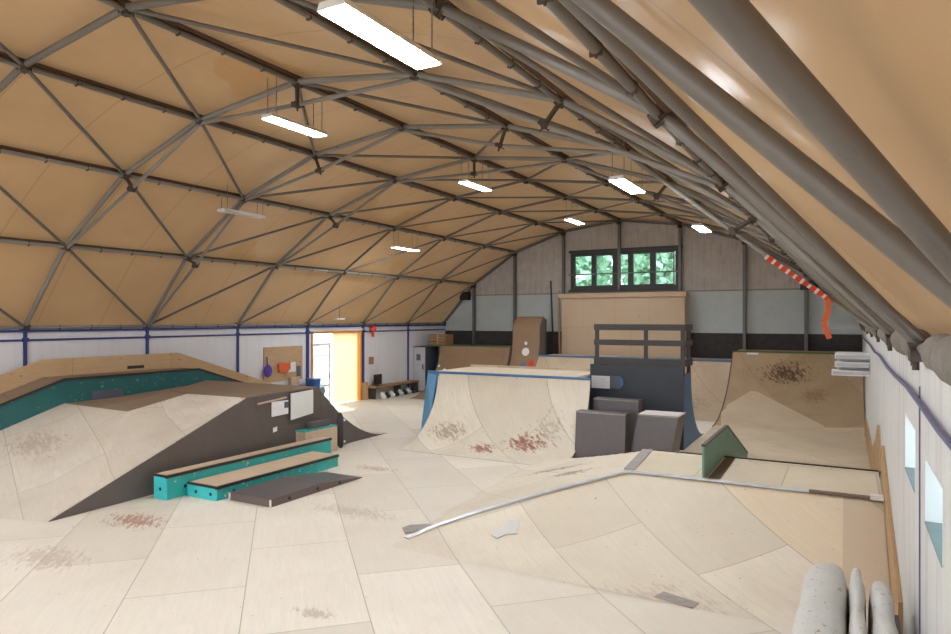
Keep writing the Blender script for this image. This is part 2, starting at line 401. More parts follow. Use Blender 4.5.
# ------------------------------------------------------------------ hall dimensions
XL, XR, YE, YB = -15.233, .425, 24.711, -6.37
PX = [-15.233, -13.728, -11.821, -9.713, -7.484, -5.256, -3.087, -1.184, .425]
PZ = [CAMZ+z for z in (-.174, 1.46, 2.698, 3.42, 3.693, 3.408, 2.708, 1.492, -.174)]
SP, Y0 = 2.826, 7.756
HY = [Y0+SP*k for k in range(-5, 7)]
def P(j, k, d=0):
    """node of purlin j on arch k; d = inward offset"""
    x, z = PX[j], PZ[j]
    if j == 8 and k <= 3: z += .06
    if d:
        cx, cz = -7.4, 0.5
        l = math.hypot(cx-x, cz-z); x += (cx-x)/l*d; z += (cz-z)/l*d
    return Vector((x, min(HY[k], YE-.12), z))
# floor, ground
obj('floor', MB().box(XL-.3, XR+.3, YB-.3, YE+.25, -.12, 0), 'floor', kind='structure')
obj('ground', MB().box(-60, 30, -30, 70, -.4, -.14), 'ground', kind='structure')
# roof membrane: sheet following the vault, a little outside the tubes
def off(j, d):
    cx, cz = -7.4, 0.5
    l = math.hypot(cx-PX[j], cz-PZ[j]); return (PX[j]-(cx-PX[j])/l*d, PZ[j]-(cz-PZ[j])/l*d)
mb = MB(); ys = []
for k in range(len(HY)-1):
    for t in range(4): ys.append(HY[k]+SP*t/4)
ys.append(YE+.30); cols = []
prof = []
for j in range(9):
    x, z = off(j, .13)
    if j == 0: x, z = XL-.16, PZ[0]-.02
    if j == 8: x, z = XR+.16, PZ[8]-.02
    prof.append((x, z))
fine = []
for j in range(8):
    for t in range(4):
        a = t/4; fine.append((prof[j][0]*(1-a)+prof[j+1][0]*a, prof[j][1]*(1-a)+prof[j+1][1]*a, math.sin(math.pi*a)))
fine.append((*prof[8], 0))
for y in ys:
    sy = abs(math.sin(math.pi*(y-HY[0])/SP)) if y < YE-.1 else 0
    for x, z, sg in fine:
        l = math.hypot(-7.4-x, .5-z); d = .05*sg*sy
        mb.v.append((x-(-7.4-x)/l*d, y, z-(.5-z)/l*d))
nc = len(fine)
for i in range(len(ys)-1):
    for c in range(nc-1): mb.f.append((i*nc+c, i*nc+c+1, (i+1)*nc+c+1, (i+1)*nc+c))
obj('ceiling', mb, 'membrane', kind='structure', smooth=True)
# end wall with window hole
def arch_z(x):
    for j in range(8):
        a, b = off(j, .13), off(j+1, .13)
        if j == 0: a = (XL-.3, PZ[0])
        if j == 7: b = (XR+.3, PZ[8])
        if a[0] <= x <= b[0]: return a[1]+(b[1]-a[1])*(x-a[0])/(b[0]-a[0])
    return PZ[0]
def arch_wall(name, y0, y1, holes, m):
    xs = sorted(set([XL-.3, XR+.3]+[off(j, .13)[0] for j in range(1, 8)]+[h[0] for h in holes]+[h[1] for h in holes]))
    mb = MB()
    for a, b in zip(xs, xs[1:]):
        mid = (a+b)/2; segs = [0]; h = [q for q in holes if q[0] <= mid <= q[1]]
        za, zb = arch_z(a), arch_z(b)
        if h:
            mb.prism([(a, y0, 0), (b, y0, 0), (b, y0, h[0][2]), (a, y0, h[0][2])], (0, y1-y0, 0))
            mb.prism([(a, y0, h[0][3]), (b, y0, h[0][3]), (b, y0, zb), (a, y0, za)], (0, y1-y0, 0))
        else: mb.prism([(a, y0, 0), (b, y0, 0), (b, y0, zb), (a, y0, za)], (0, y1-y0, 0))
    return obj(name, mb, m, kind='structure')
WX0, WX1, WZ0, WZ1 = -9.45, -5.33, 4.03, 5.46
arch_wall('wall_back', YE, YE+.25, [(WX0, WX1, WZ0, WZ1)], 'endwall')
arch_wall('wall_front', YB-.25, YB, [(-13.5, -10.5, 1.0, 4.0), (-9, -6, 1.0, 4.6), (-4.5, -1.8, 1.0, 3.8)], 'wall_white')
# side walls
def side_wall(name, x0, x1, top, holes, m):
    ys = sorted(set([YB, YE]+[h[0] for h in holes]+[h[1] for h in holes])); mb = MB()
    for a, b in zip(ys, ys[1:]):
        mid = (a+b)/2; h = [q for q in holes if q[0] <= mid <= q[1]]
        if h:
            if h[0][2] > 0: mb.box(x0, x1, a, b, 0, h[0][2])
            if h[0][3] < top: mb.box(x0, x1, a, b, h[0][3], top)
        else: mb.box(x0, x1, a, b, 0, top)
    return obj(name, mb, m, kind='structure')
DY0, DY1, DZ = 16.42, 18.95, 2.50
side_wall('wall_left', XL-.3, XL, PZ[0]-.03, [(DY0, DY1, 0, DZ)], 'wall_white')
RW = [(4.10, 4.97, 1.64, 2.05), (5.68, 6.60, 1.66, 2.12), (1.2, 2.1, 1.64, 2.05), (-2, -1.1, 1.64, 2.05)]
RTOP = CAMZ-.262
side_wall('wall_right', XR, XR+.3, RTOP, RW, 'wall_right')
# small windows in the right wall: reveal lining, sill, frame, pane
for i, (a, b, z0, z1) in enumerate(RW[:2]):
    w = thing('window_%d' % (i+2), (XR+.2, (a+b)/2, z0), None, None, kind='structure')
    e = .012
    mb = MB().box(XR-.004, XR+.30, a, a+e, z0, z1).box(XR-.004, XR+.30, b-e, b, z0, z1).box(XR-.004, XR+.30, a+e, b-e, z1-e, z1)
    obj('reveal', mb, 'reveal', w)
    obj('window_sill', MB().box(XR-.008, XR+.24, a+e, b-e, z0+.001, z0+.012), 'sill', w)
    fr = MB().box(XR+.24, XR+.28, a+e, b-e, z0+.02, z0+.07).box(XR+.24, XR+.28, a+e, b-e, z1-.06, z1-e)
    fr.box(XR+.24, XR+.28, a+e, a+.06, z0+.07, z1-.06).box(XR+.24, XR+.28, b-.06, b-e, z0+.07, z1-.06)
    obj('window_frame', fr, 'white_metal', w)
    obj('pane', MB().box(XR+.255, XR+.262, a+.06, b-.06, z0+.07, z1-.06), 'glass', w)
# big end window
w = thing('window_1', ((WX0+WX1)/2, YE+.1, WZ0), None, None, kind='structure')
mb = MB(); y0, y1 = YE-.05, YE+.10
mb.box(WX0, WX1, y0, y1, WZ1-.10, WZ1).box(WX0, WX1, y0, y1, WZ0, WZ0+.12).box(WX0, WX0+.12, y0, y1, WZ0+.12, WZ1-.1).box(WX1-.10, WX1, y0, y1, WZ0+.12, WZ1-.1)
obj('window_frame', mb, 'win_frame', w)
panes = [(574.5, 592.5), (595.5, 613.5), (617, 629), (632.5, 651), (655, 674.5)]
def px_x(px, Y):
    u = (px-475.5)/F; dx = -math.sin(TH)+math.cos(TH)*u; dy = math.cos(TH)+math.sin(TH)*u; return dx/dy*Y
PE = [(px_x(a, YE), px_x(b, YE)) for a, b in panes]
mb = MB()
for (a, b), (c, d) in zip(PE, PE[1:]): mb.box(b, c, y0+.01, y1-.01, WZ0+.12, WZ1-.1)
obj('mullion', mb, 'win_frame', w)
for a, b in PE:
    fr = MB(); t = .035
    fr.box(a, a+t, y0+.03, y1-.03, WZ0+.12, WZ1-.1).box(b-t, b, y0+.03, y1-.03, WZ0+.12, WZ1-.1)
    fr.box(a+t, b-t, y0+.03, y1-.03, WZ0+.12, WZ0+.12+t).box(a+t, b-t, y0+.03, y1-.03, WZ1-.1-t, WZ1-.1)
    s = obj('sash', fr, 'win_frame', w)
    obj('pane', MB().box(a+t, b-t, YE+.02, YE+.028, WZ0+.12+t, WZ1-.1-t), 'glass', s)
obj('window_bar', MB().tube((WX0-.05, YE-.12, 4.62), (WX1+.1, YE-.12, 4.62), .025), 'post', w)
obj('lintel', MB().box(WX0-.05, WX1+.15, YE-.10, YE+.02, WZ1, WZ1+.10), 'win_frame', w)
obj('window_sill', MB().box(WX0-.05, WX1+.05, YE-.14, YE+.02, WZ0-.08, WZ0), 'win_frame', w)
# ------------------------------------------------------------------ roof steel
def inward(j):
    cx, cz = -7.4, 0.5
    l = math.hypot(cx-PX[j], cz-PZ[j]); return Vector(((cx-PX[j])/l, 0, (cz-PZ[j])/l))
ORD = {4: 'fifth', 5: 'fourth'}
pl_names = ['left eave purlin resting on the white wall', 'first purlin above the left eave', 'second purlin above the left eave', 'third purlin from the left, left of the ridge',
            'ridge purlin at the top of the vault', 'first purlin right of the ridge', 'second purlin right of the ridge', 'lowest purlin on the right slope', 'right eave purlin on the whitewashed wall']
for j in range(9):
    if j in (0, 8): cat = 'beam'
    t = thing('roof_purlin', (PX[j], (YB+YE)/2, PZ[j]), 'long grey steel %s of the tan roof' % pl_names[j], 'beam')
    d = inward(j)*-.0
    a = Vector((PX[j], YB+.05, PZ[j])); b = Vector((PX[j], YE-.03, PZ[j]))
    r = .038
    obj('purlin_tube', MB().tube(a+inward(j)*.02, b+inward(j)*.02, r, 12), 'tube' if j not in (0, 1, 2) else 'tube_light', t, smooth=True)
    if j not in (0, 8):
        o_ = inward(j)*-.055
        obj('timber_batten', MB().bar(a+o_, b+o_, .075, .06, up=tuple(inward(j))), 'purlin_wood', t)
    cl = MB().box(-.036, .036, -.010, .010, -.045, .04).tube((0, 0, -.058), (0, 0, -.044), .008, 6); me0 = None
    for k in range(3, len(HY)-1):
        for q in (.25, .5, .75):
            y = HY[k]+SP*q
            if me0 is None:
                o0_ = obj('clip', cl, 'node', t); me0 = o0_
                for v_ in o0_.data.vertices: v_.co += W(t)
            else: o0_ = me0.copy(); C.objects.link(o0_)
            o0_.location = (inward(j).x*.02, y-(YB+YE)/2, inward(j).z*.02)
arch_lab = {2: 'roof arch nearly over the viewer', 3: 'nearest complete roof arch, left of the closest lamp', 4: 'roof arch just before the nearest trussed arch', 5: 'nearest fully trussed roof arch, with three hanging struts',
            6: 'second trussed roof arch, struts on the odd purlins', 7: 'third trussed roof arch, farthest with hanging struts', 8: 'fourth plain roof arch from the end wall, landing left of the door', 9: 'roof arch landing right of the yellow door',
            10: 'last free roof arch before the end wall', 11: 'roof arch lying against the end wall', 1: 'roof arch behind the viewer', 0: 'roof arch at the near gable'}
for k in range(1, 12):
    t = thing('roof_arch', (-7.4, HY[k], PZ[0]), 'grey steel tube %s' % arch_lab[k], 'beam')
    r = .047 if k < 8 else .036
    if k == 11: r = .05
    if k <= 3: r = .037
    ch = MB()
    for j in range(8): ch.tube(P(j, k), P(j+1, k), r, 12)
    obj('arch_tube', ch, 'tube_light' if k in (5, 6, 7) else 'tube', t, smooth=True)
    for j in range(9):
        nd = MB(); p = P(j, k); i_ = inward(j)
        nd.tube(p-i_*.07, p+i_*.09, .055, 8); nd.bar(p+Vector((0, -.11, 0)), p+Vector((0, .11, 0)), .10, .05, up=tuple(i_))
        for q in range(4):
            an = q*math.pi/2+.4
            tt = Vector((i_.z, 0, -i_.x)); c_ = p+tt*.07*math.cos(an)+Vector((0, .08*math.sin(an), 0))
            nd.tube(c_, c_+i_*.085, .011, 6)
        obj('node_plate', nd, 'node', t)
    par = {5: [2, 4, 6], 6: [1, 3, 5, 7], 7: [2, 4, 6]}.get(k)
    if par:
        D_ = .36
        lc = MB()
        for j in par:
            q = P(j, k, D_)
            for e in (j-1, j+1):
                lc.tube(P(e, k, .06), q, .034, 10)
            st = MB().tube(P(j, k, .02), P(j, k, D_+.05), .032, 10)
            i_ = inward(j)
            st.bar(q+Vector((0, -.07, 0)), q+Vector((0, .07, 0)), .13, .07, up=tuple(i_)); st.tube(q, q+i_*.10, .014, 6)
            obj('hanging_strut', st, 'node', t, smooth=True)
        obj('lower_chord', lc, 'tube_light', t, smooth=True)
# diagonal braces
nb = 0
for k in range(1, 11):
    for j in range(1, 8) if False else range(8):
        # cell between purlin j and j+1, arches k and k+1
        left = j < 4
        up = k >= 6          # beyond the second trussed arch the braces lean towards the ridge
        if left: a, b = ((j, j+1) if up else (j+1, j))
        else: a, b = ((j+1, j) if up else (j, j+1))
        p, q = P(a, k, .0), P(b, k+1, .0)
        side = 'left' if left else 'right'
        lab = 'thin grey diagonal brace tube on the %s roof slope, %s' % (side, 'beyond the second trussed arch' if up else 'before the second trussed arch')
        obj('diagonal_brace', MB().tube(p, q, .03 if k < 8 else .024, 20 if k < 5 else 8), 'tube', label=lab, cat='brace', group='diagonal braces on the %s roof slope, %s' % (side, 'far' if up else 'near'), smooth=True)
# thin tie wires along the membrane
# ------------------------------------------------------------------ end wall posts
names = {1: 'first post from the left corner', 2: 'second post from the left corner', 3: 'post at the left edge of the window', 4: 'post crossing the middle of the window', 5: 'post at the right edge of the window', 6: 'post between the window and the tape', 7: 'rightmost post'}
for j in range(1, 8):
    x = PX[j]; zt = PZ[j]-.03; zb = 0 if j != 4 else 3.97
    if j == 7: zt = 4.0
    mbp = MB().box(x-.045, x+.045, YE-.20, YE-.10, zb, zt)
    mbp.box(x-.06, x+.06, YE-.12, YE-.09, zb, zt)
    pt = thing('wall_post', (x, YE-.15, zb), 'grey steel %s on the end wall' % names[j], 'post')
    obj('post_profile', mbp, 'post', pt)
    pl = MB().box(x-.09, x+.09, YE-.21, YE-.08, zb, zb+.04).box(x-.08, x+.08, YE-.20, YE-.10, zt-.12, zt)
    obj('end_plate', pl, 'node', pt)
obj('vent_box', MB().box(-14.35, -13.95, YE-.25, YE, 3.7, 4.05), 'black', label='small black box high in the left corner of the end wall', cat='box', bevel=.01)
obj('wall_speaker', MB().box(-1.35, -.85, YE-.4, YE-.02, 3.85, 4.15), 'black', label='small black box under the roof at the right end of the end wall', cat='box', bevel=.01)
# beige board wall box under the window
t = thing('beige_panel', (-7.2, YE-.4, 0), 'large beige boarded panel with a ledge standing below the end window', 'panel')
obj('panel_board', MB().box(-9.60, -4.98, YE-.62, YE-.21, 0, 3.68), 'beige', t)
obj('top_ledge', MB().box(-9.70, -4.92, YE-.70, YE-.21, 3.69, 3.87), 'beige', t, bevel=.01)
obj('leaning_pole', MB().bar((-10.0, YE-.28, 0.01), (-10.2, YE-.25, 4.4), .05, .05, up=(0, 1, 0)), 'railwood', label='dark thin pole standing behind the tall curved ramp', cat='pole')
obj('leaning_lath', MB().bar((-9.76, YE-.30, 0.01), (-9.86, YE-.28, 4.0), .07, .05, up=(0, 1, 0)).bar((-9.97, YE-.30, 3.98), (-9.8, YE-.30, 3.98), .05, .05), 'pine', label='pale wooden lath beside the beige panel, right of the dark pole', cat='lath')
# ------------------------------------------------------------------ lamps
def make_lamp(lit=True):
    t = thing('ceiling_lamp', (0, 0, 0), None, 'lamp', 'hanging led lamps')
    obj('lamp_housing', MB().prism([(-.125, -.60, 0), (.125, -.60, 0), (.10, -.60, .055), (-.10, -.60, .055)], (0, 1.20, 0)), 'white_metal', t)
    obj('diffuser', MB().box(-.11, .11, -.585, .585, -.008, 0), 'led' if lit else 'led_off', t)
    for y in (-.5, .5):
        for x in (-.09, .09):
            mb = MB(); z = .06
            while z < .62:
                mb.bar((x, y, z), (x, y, z+.028), .014, .004, up=(0, 1, 0)) if int(z*36) % 2 else mb.bar((x, y, z), (x, y, z+.028), .004, .014, up=(0, 1, 0))
                z += .026
            obj('chain', mb, 'chain', t)
    return t
lamps = [(-3.0, 4.02, 4.97, 'nearest and largest lit lamp, top centre of the view'), (-3.0, 10.3, 4.97, 'lit lamp right of the ridge, second from the viewer'), (-3.0, 16.4, 5.02, 'lit lamp right of the ridge, farthest, beside the end wall post'),
         (-7.6, 7.85, 5.92, 'lit lamp under the ridge, nearest of the ridge row'), (-7.6, 13.7, 6.0, 'lit lamp under the ridge, middle of the ridge row'), (-7.6, 20.2, 6.0, 'lit lamp under the ridge above the left end of the window'),
         (-11.9, 17.0, 5.05, 'lit lamp far down the left slope'),
         (-3.0, -2.1, 4.97, 'unseen fill lamp added behind the viewer right of the ridge'), (-7.6, 1.7, 5.92, 'unseen fill lamp added behind the viewer under the ridge'), (-7.6, -4.0, 5.92, 'unseen fill lamp added at the near gable under the ridge'), (-11.9, 3.5, 5.05, 'unseen fill lamp added outside the view over the left slope'), (-11.9, -3, 5.05, 'unseen fill lamp added at the near gable on the left slope')]  # unseen lamps added to continue the rows and fill the hall with light
proto = make_lamp(True)
for i, (x, y, z, lb) in enumerate(lamps):
    o = proto if i == 0 else copy_thing(proto, (0, 0, 0))
    o.location = (x, y, z); o['label'] = 'white led panel, '+lb
po = make_lamp(False); po.location = (-11.75, 10.5, 5.22); po['label'] = 'unlit white led panel hanging on chains on the left slope'; po['group'] = 'hanging led lamps'
wl = thing('wall_lamp', (-14.7, 17.2, 2.86), 'small white lamp at the left eave above the doorway', 'lamp')
obj('lamp_housing', MB().box(-14.78, -14.64, 17.0, 17.4, 2.88, 2.93), 'white_metal', wl)
obj('diffuser', MB().box(-14.77, -14.65, 17.02, 17.38, 2.872, 2.88), 'led_off', wl)
obj('bracket', MB().bar((-14.7, 17.2, 2.93), (-14.7, 17.2, 3.35), .02, .02, up=(0, 1, 0)), 'chain', wl)
# ------------------------------------------------------------------ left wall fittings
obj('wall_conduit', MB().tube((XL+.03, YB, 2.45), (XL+.03, YE-.02, 2.45), .022, 8), 'blue_pipe', label='dark blue conduit running level along the white left wall', cat='pipe', smooth=True)
obj('eave_rail', MB().box(XL+.001, XL+.06, YB, YE-.01, 2.62, 2.67), 'blue_pipe', label='dark blue rail under the left eave along the top of the wall', cat='rail')
lb = {3: 'far left, outside the view', 4: 'behind the pine board outside the view', 5: 'above the left end of the pine board', 6: 'above the middle of the pine board', 7: 'left of the chipboard pinboard', 8: 'at the left edge of the doorway', 9: 'at the right edge of the doorway', 10: 'between the switch box and the cabinet'}
for k in range(4, 11):
    x = XL
    w_ = .05 if k in (8, 9) else .03
    obj('wall_batten', MB().box(x+.001, x+.05, HY[k]-w_, HY[k]+w_, 0, 2.66).box(x+.001, x+.07, HY[k]-w_*1.8, HY[k]+w_*1.8, 2.42, 2.50), 'blue_pipe', label='dark blue upright strip on the left wall, %s' % lb[k], cat='batten')
# doorway
t = thing('door_1', (XL, (DY0+DY1)/2, 0), None, None, kind='structure')
fr = MB().box(XL-.2, XL+.05, DY1-.10, DY1, 0, DZ).box(XL-.2, XL+.04, DY0, DY0+.07, 0, DZ)
fr.box(XL-.2, XL+.05, DY0+.07, DY1-.1, DZ-.09, DZ)
obj('door_frame', fr, 'orange', t)
# glass leaf folded outside and a yellow panel leaf
g = MB(); yy0, yy1 = DY0+.10, DY0+1.05
g.box(XL-.14, XL-.10, yy0, yy0+.08, .02, 2.1).box(XL-.14, XL-.10, yy1-.08, yy1, .02, 2.1).box(XL-.14, XL-.10, yy0+.08, yy1-.08, 2.0, 2.1).box(XL-.14, XL-.10, yy0+.08, yy1-.08, .02, .14).box(XL-.14, XL-.10, yy0+.08, yy1-.08, .62, .70)
lf = obj('door_leaf', g, 'white_metal', t)
obj('pane', MB().box(XL-.125, XL-.118, yy0+.08, yy1-.08, .14, .62).box(XL-.125, XL-.118, yy0+.08, yy1-.08, .70, 2.0), 'glass', lf)
obj('handle', MB().tube((XL-.09, yy1-.04, .9), (XL-.09, yy1-.04, 1.1), .012), 'black', lf)
obj('sliding_panel', MB().add([(XL-.06, DY0+1.12, .03), (XL-.06, DY1-.10, .03), (XL-.06, DY1-.10, DZ-.09), (XL-.06, DY0+1.12, DZ-.09)], [(0, 1, 2, 3)]), 'yellow', t)
obj('door_rail', MB().box(XL+.0, XL+.05, DY0-.1, DY1+.1, DZ, DZ+.06), 'white_metal', t)
# outside the door: a van-like blur is left as plain paving with a bollard and bikes
bk = thing('parked_trailer', (-18.6, 18.4, -.14), 'pale outdoor trailer seen through the glass door leaf', 'trailer')
obj('trailer_body', MB().box(-19.5, -17.8, 17.4, 20.2, .35, 1.5), 'pale_blue', bk, bevel=.05)
obj('trailer_cover', MB().box(-19.55, -17.75, 17.35, 20.25, 1.5, 1.85), 'white_metal', bk, bevel=.05)
for yy in (17.9, 19.6): obj('wheel', MB().tube((-17.80, yy, .12), (-17.70, yy, .12), .27, 18), 'black', bk)
# pinboard
t = thing('pinboard', (XL, 14.5, .9), 'square chipboard pinboard fixed to the white wall left of the door', 'pinboard')
def lw(px, py, X=XL+.03):
    u = (px-475.5)/F; dx = -math.sin(TH)+math.cos(TH)*u; dy = math.cos(TH)+math.sin(TH)*u; s = X/dx; return dy*s, CAMZ-(py-319)/F*s
ya, za = lw(264, 347.5); yb, zb = lw(302.5, 346); zc = lw(264, 383)[1]
obj('board', MB().box(XL+.001, XL+.03, ya, yb, zc, za), 'osb', t)
for i in range(4):
    y = ya+(yb-ya)*(.1+.27*i); obj('hook', MB().tube((XL+.03, y, za-.5), (XL+.09, y, za-.5), .01, 6), 'chain', t)
def wallbox(name, px0, px1, py0, py1, m, label, cat, d=.03, X=XL+.031, bevel=0):
    y0, z1 = lw(px0, py0, X); y1, z0 = lw(px1, py1, X)
    return obj(name, MB().box(X, X+d, y0, y1, z0, z1), m, label=label, cat=cat, bevel=bevel)
# purple glove-like bag
y, z = lw(266, 371)
obj('hanging_bag', MB().ball((XL+.11, y, z), .19, 10, 8, (.35, .85, 1)).tube((XL+.09, y, z+.15), (XL+.07, y, z+.42), .02), 'purple', label='purple cloth bag hanging at the left edge of the pinboard', cat='bag', smooth=True)
y, z = lw(283, 368)
obj('red_pouch', MB().prism([(XL+.04, y-.22, z-.12), (XL+.04, y+.10, z-.18), (XL+.04, y+.26, z-.02), (XL+.04, y+.24, z+.16), (XL+.04, y-.26, z+.14)], (.07, 0, 0)), 'orange_red', label='orange red pouch pinned to the middle of the pinboard', cat='pouch', bevel=.02)
wallbox('paper_sheet', 287, 295.5, 362.5, 371.5, 'paper', 'white paper sheet pinned right of the red pouch', 'paper', .008)
wallbox('photo_print', 296.5, 300.5, 366, 376, 'ink', 'dark photo print pinned at the right edge of the pinboard', 'print', .008)
wallbox('wall_shelf_box', 288, 296, 377.5, 384, 'benchtop', 'small pale wooden box below the pinboard papers', 'box', .14)
y, z = lw(305.5, 382)
obj('blue_bucket', MB().tube((XL+.35, y, 0), (XL+.35, y, .95), .18, 16, .23).tube((XL+.35, y, .95), (XL+.35, y, 1.0), .245, 16), 'blue_pl', label='blue plastic barrel beside the left door post', cat='barrel', smooth=True)
# switch box etc
wallbox('switch_box', 368.7, 372.5, 357, 364, 'bin', 'brown switch box on the white wall right of the door', 'switch', .06, XL+.002, .005)
y, z = lw(373, 330, XL+.1)
obj('fire_bell', MB().ball((XL+.1, y, z+.04), .13, 12, 8).tube((XL+.001, y, z), (XL+.1, y, z), .03).tube((XL+.1, y, z-.25), (XL+.1, y, z-.1), .05), 'red', label='small red alarm bell high on the wall right of the door', cat='alarm', smooth=True)
# bench with stored shoes, monitor
t = thing('bench', (XL+.3, 20.8, 0), 'low wooden bench along the white wall right of the door', 'bench')
obj('bench_top', MB().prism([(XL+.02, 19.25, .40), (XL+.45, 19.25, .40), (XL+.35, 22.18, .40), (XL+.02, 22.18, .40)], (0, 0, .07)), 'bin', t, bevel=.008)
for yy in (19.35, 20.9, 22.05): obj('leg', MB().box(XL+.04, XL+.32, yy, yy+.08, 0, .40), 'railwood', t)
obj('end_board', MB().box(XL+.02, XL+.12, 19.0, 19.24, 0, .62), 'pine', t)
for i in range(8):
    yy = 19.62+i*.30
    if 20.83 < yy < 21.05 or 22.3 < yy: yy += .12
    sh = MB().ball((XL+.52-.02*i, yy, .085), .085, 10, 6, (1.5, .75, 1)).ball((XL+.46-.02*i, yy, .16), .075, 10, 6, (1, .8, 1.1))
    obj('shoe', sh, 'black' if i % 2 else 'white_metal', label='%s sports shoe in the row under the wall bench' % ('black' if i % 2 else 'white'), cat='shoe', group='%s shoes under the bench' % ('black' if i % 2 else 'white'), smooth=True)
t = thing('small_monitor', (XL+.25, 19.7, .47), 'small black flat box standing on the left end of the wall bench', 'monitor')
obj('screen', MB().box(XL+.22, XL+.27, 19.42, 19.86, .52, .88), 'black', t, bevel=.01)
obj('stand', MB().box(XL+.18, XL+.34, 19.56, 19.72, .472, .49).box(XL+.23, XL+.25, 19.62, 19.66, .49, .53), 'black', t)
# cabinet
t = thing('cabinet', (XL+.35, 22.7, 0), 'pale grey metal cabinet in the far left corner by the brown ramp', 'cabinet')
obj('cabinet_body', MB().box(XL+.02, XL+.62, 22.25, 23.2, 0.0, 1.80), 'dark_steel', t, bevel=.01)
dr = obj('cabinet_door', MB().box(XL+.04, XL+.60, 22.215, 22.245, .05, 1.77), 'cabinet', t, bevel=.005)
obj('handle', MB().box(XL+.50, XL+.53, 22.18, 22.215, .9, 1.1), 'black', dr)
obj('sticker', MB().box(XL+.2, XL+.40, 22.209, 22.214, 1.25, 1.5), 'ink', dr)
obj('floor_panel', MB().box(-3.15, .42, 13.3, 19.3, .001, .005), 'qp_low', kind='structure')
# right wall cable etc
ps = [(XR-.03, 24.6, 2.36)] + [(XR-.03, y, 2.37+.02*math.sin(y*1.3)) for y in (22, 19, 16, 13, 11, 9, 7.5, 6, 5, 4, 3, 2, 0, -3, -6)]
obj('wall_cable', MB().poly_tube(ps, .017, 8), 'blue_grey_pipe', label='blue grey conduit along the whitewashed right wall', cat='pipe', smooth=True)
obj('upright_conduit', MB().tube((XR-.012, 5.23, 0.0), (XR-.012, 5.23, 2.46), .005, 8), 'blue_grey_pipe', label='thin blue grey upright conduit between the two small wall windows', cat='pipe')
obj('upright_conduit', MB().tube((XR-.012, 3.6, 0.0), (XR-.012, 3.6, 2.46), .005, 8), 'blue_grey_pipe', label='thin upright conduit nearest the viewer on the right wall', cat='pipe')
# grey foam rolls at right eave between the arch feet
for k in range(4, 9):
    y0 = HY[k-1]+.35; n = 14; mb = MB(); ln = SP-.9
    for i in range(3):
        c = y0+ln*(i+.5)/3
        mb.ball((XR-.0, c, PZ[8]-.0), .115, 12, 8, (.95+.1*math.sin(i*3+k), ln/3/.115*.58, .9+.12*math.cos(i*2+k)))
    lbl = {4: 'nearest to the viewer', 5: 'second from the viewer', 6: 'third from the viewer', 7: 'fourth from the viewer', 8: 'farthest visible'}[k]
    obj('foam_roll', mb, 'bag_grey', label='lumpy grey foam roll on the right wall top, %s' % lbl, cat='foam roll', group='foam rolls on the right wall top', smooth=True)
# foot brackets of the arches on the right wall
for k in range(3, 11):
    p = P(8, k)
    obj('foot_bracket', MB().box(XR-.09, XR+.02, HY[k]-.10, HY[k]+.10, RTOP+.002, RTOP+.07).tube((XR-.06, HY[k]-.05, RTOP-.05), (XR-.06, HY[k]-.05, RTOP+.06), .02, 8).tube((XR-.06, HY[k]+.05, RTOP-.03), (XR-.06, HY[k]+.05, RTOP+.06), .02, 8), 'node',
        label='rusty steel foot bracket of a roof arch on top of the right wall', cat='bracket', group='arch foot brackets on the right wall')
# barrier tape along the arch near right wall
t0, t1 = P(7, 7, .10), P(8, 7, .10)
n = 16; v = []; f = []
A = Vector((-1.03, 10.46, 3.80)); B = Vector((-.235, 10.46, 3.18))
tp = thing('hanging_barrier_tape', tuple(A), 'red and white barrier tape strung along a roof tube with a loose end', 'tape')
for col in (0, 1):
    mb = MB()
    for i in range(26):
        if i % 3 == (2 if col == 0 else 0) or (col == 0 and i % 3 == 1) or False:
            if col == 0 and i % 3 == 0: continue
            a = A.lerp(B, i/26); b = A.lerp(B, (i+1)/26); mb.bar(a, b, .012, .075+.015*math.sin(i), up=(0, .3, 1))
    if col == 0: obj('red_stripe', mb, 'red', tp)
    else: obj('white_stripe', mb, 'tapewhite', tp)
mb = MB(); q = [B, B+Vector((.0, 0, -.18)), B+Vector((-.05, 0, -.34)), B+Vector((.02, 0, -.55))]
for i, (a, b) in enumerate(zip(q, q[1:])): mb.bar(a, b, .012, .07, up=(1, .2, 0))
obj('loose_end', mb, 'orange_red', tp)
# ------------------------------------------------------------------ ramps
def arcp(y_toe, y_lip, h, n=14, z0=0):
    Lr = abs(y_lip-y_toe); r = (Lr*Lr+h*h)/(2*h); phi = math.asin(min(1, Lr/r)) if h <= r else math.pi-math.asin(Lr/r)
    s = 1 if y_lip > y_toe else -1
    return [(y_toe+s*r*math.sin(phi*i/n), z0+r*(1-math.cos(phi*i/n))) for i in range(n+1)]
def body(prof, x0, x1, back):
    """prism under a profile, x0..x1; back = y of the vertical back"""
    pts = [(x0, y, max(z-.02, .001)) for y, z in prof]
    pts += [(x0, back, max(prof[-1][1]-.02, .001)), (x0, back, .001)]
    return MB().prism(pts, (x1-x0, 0, 0))
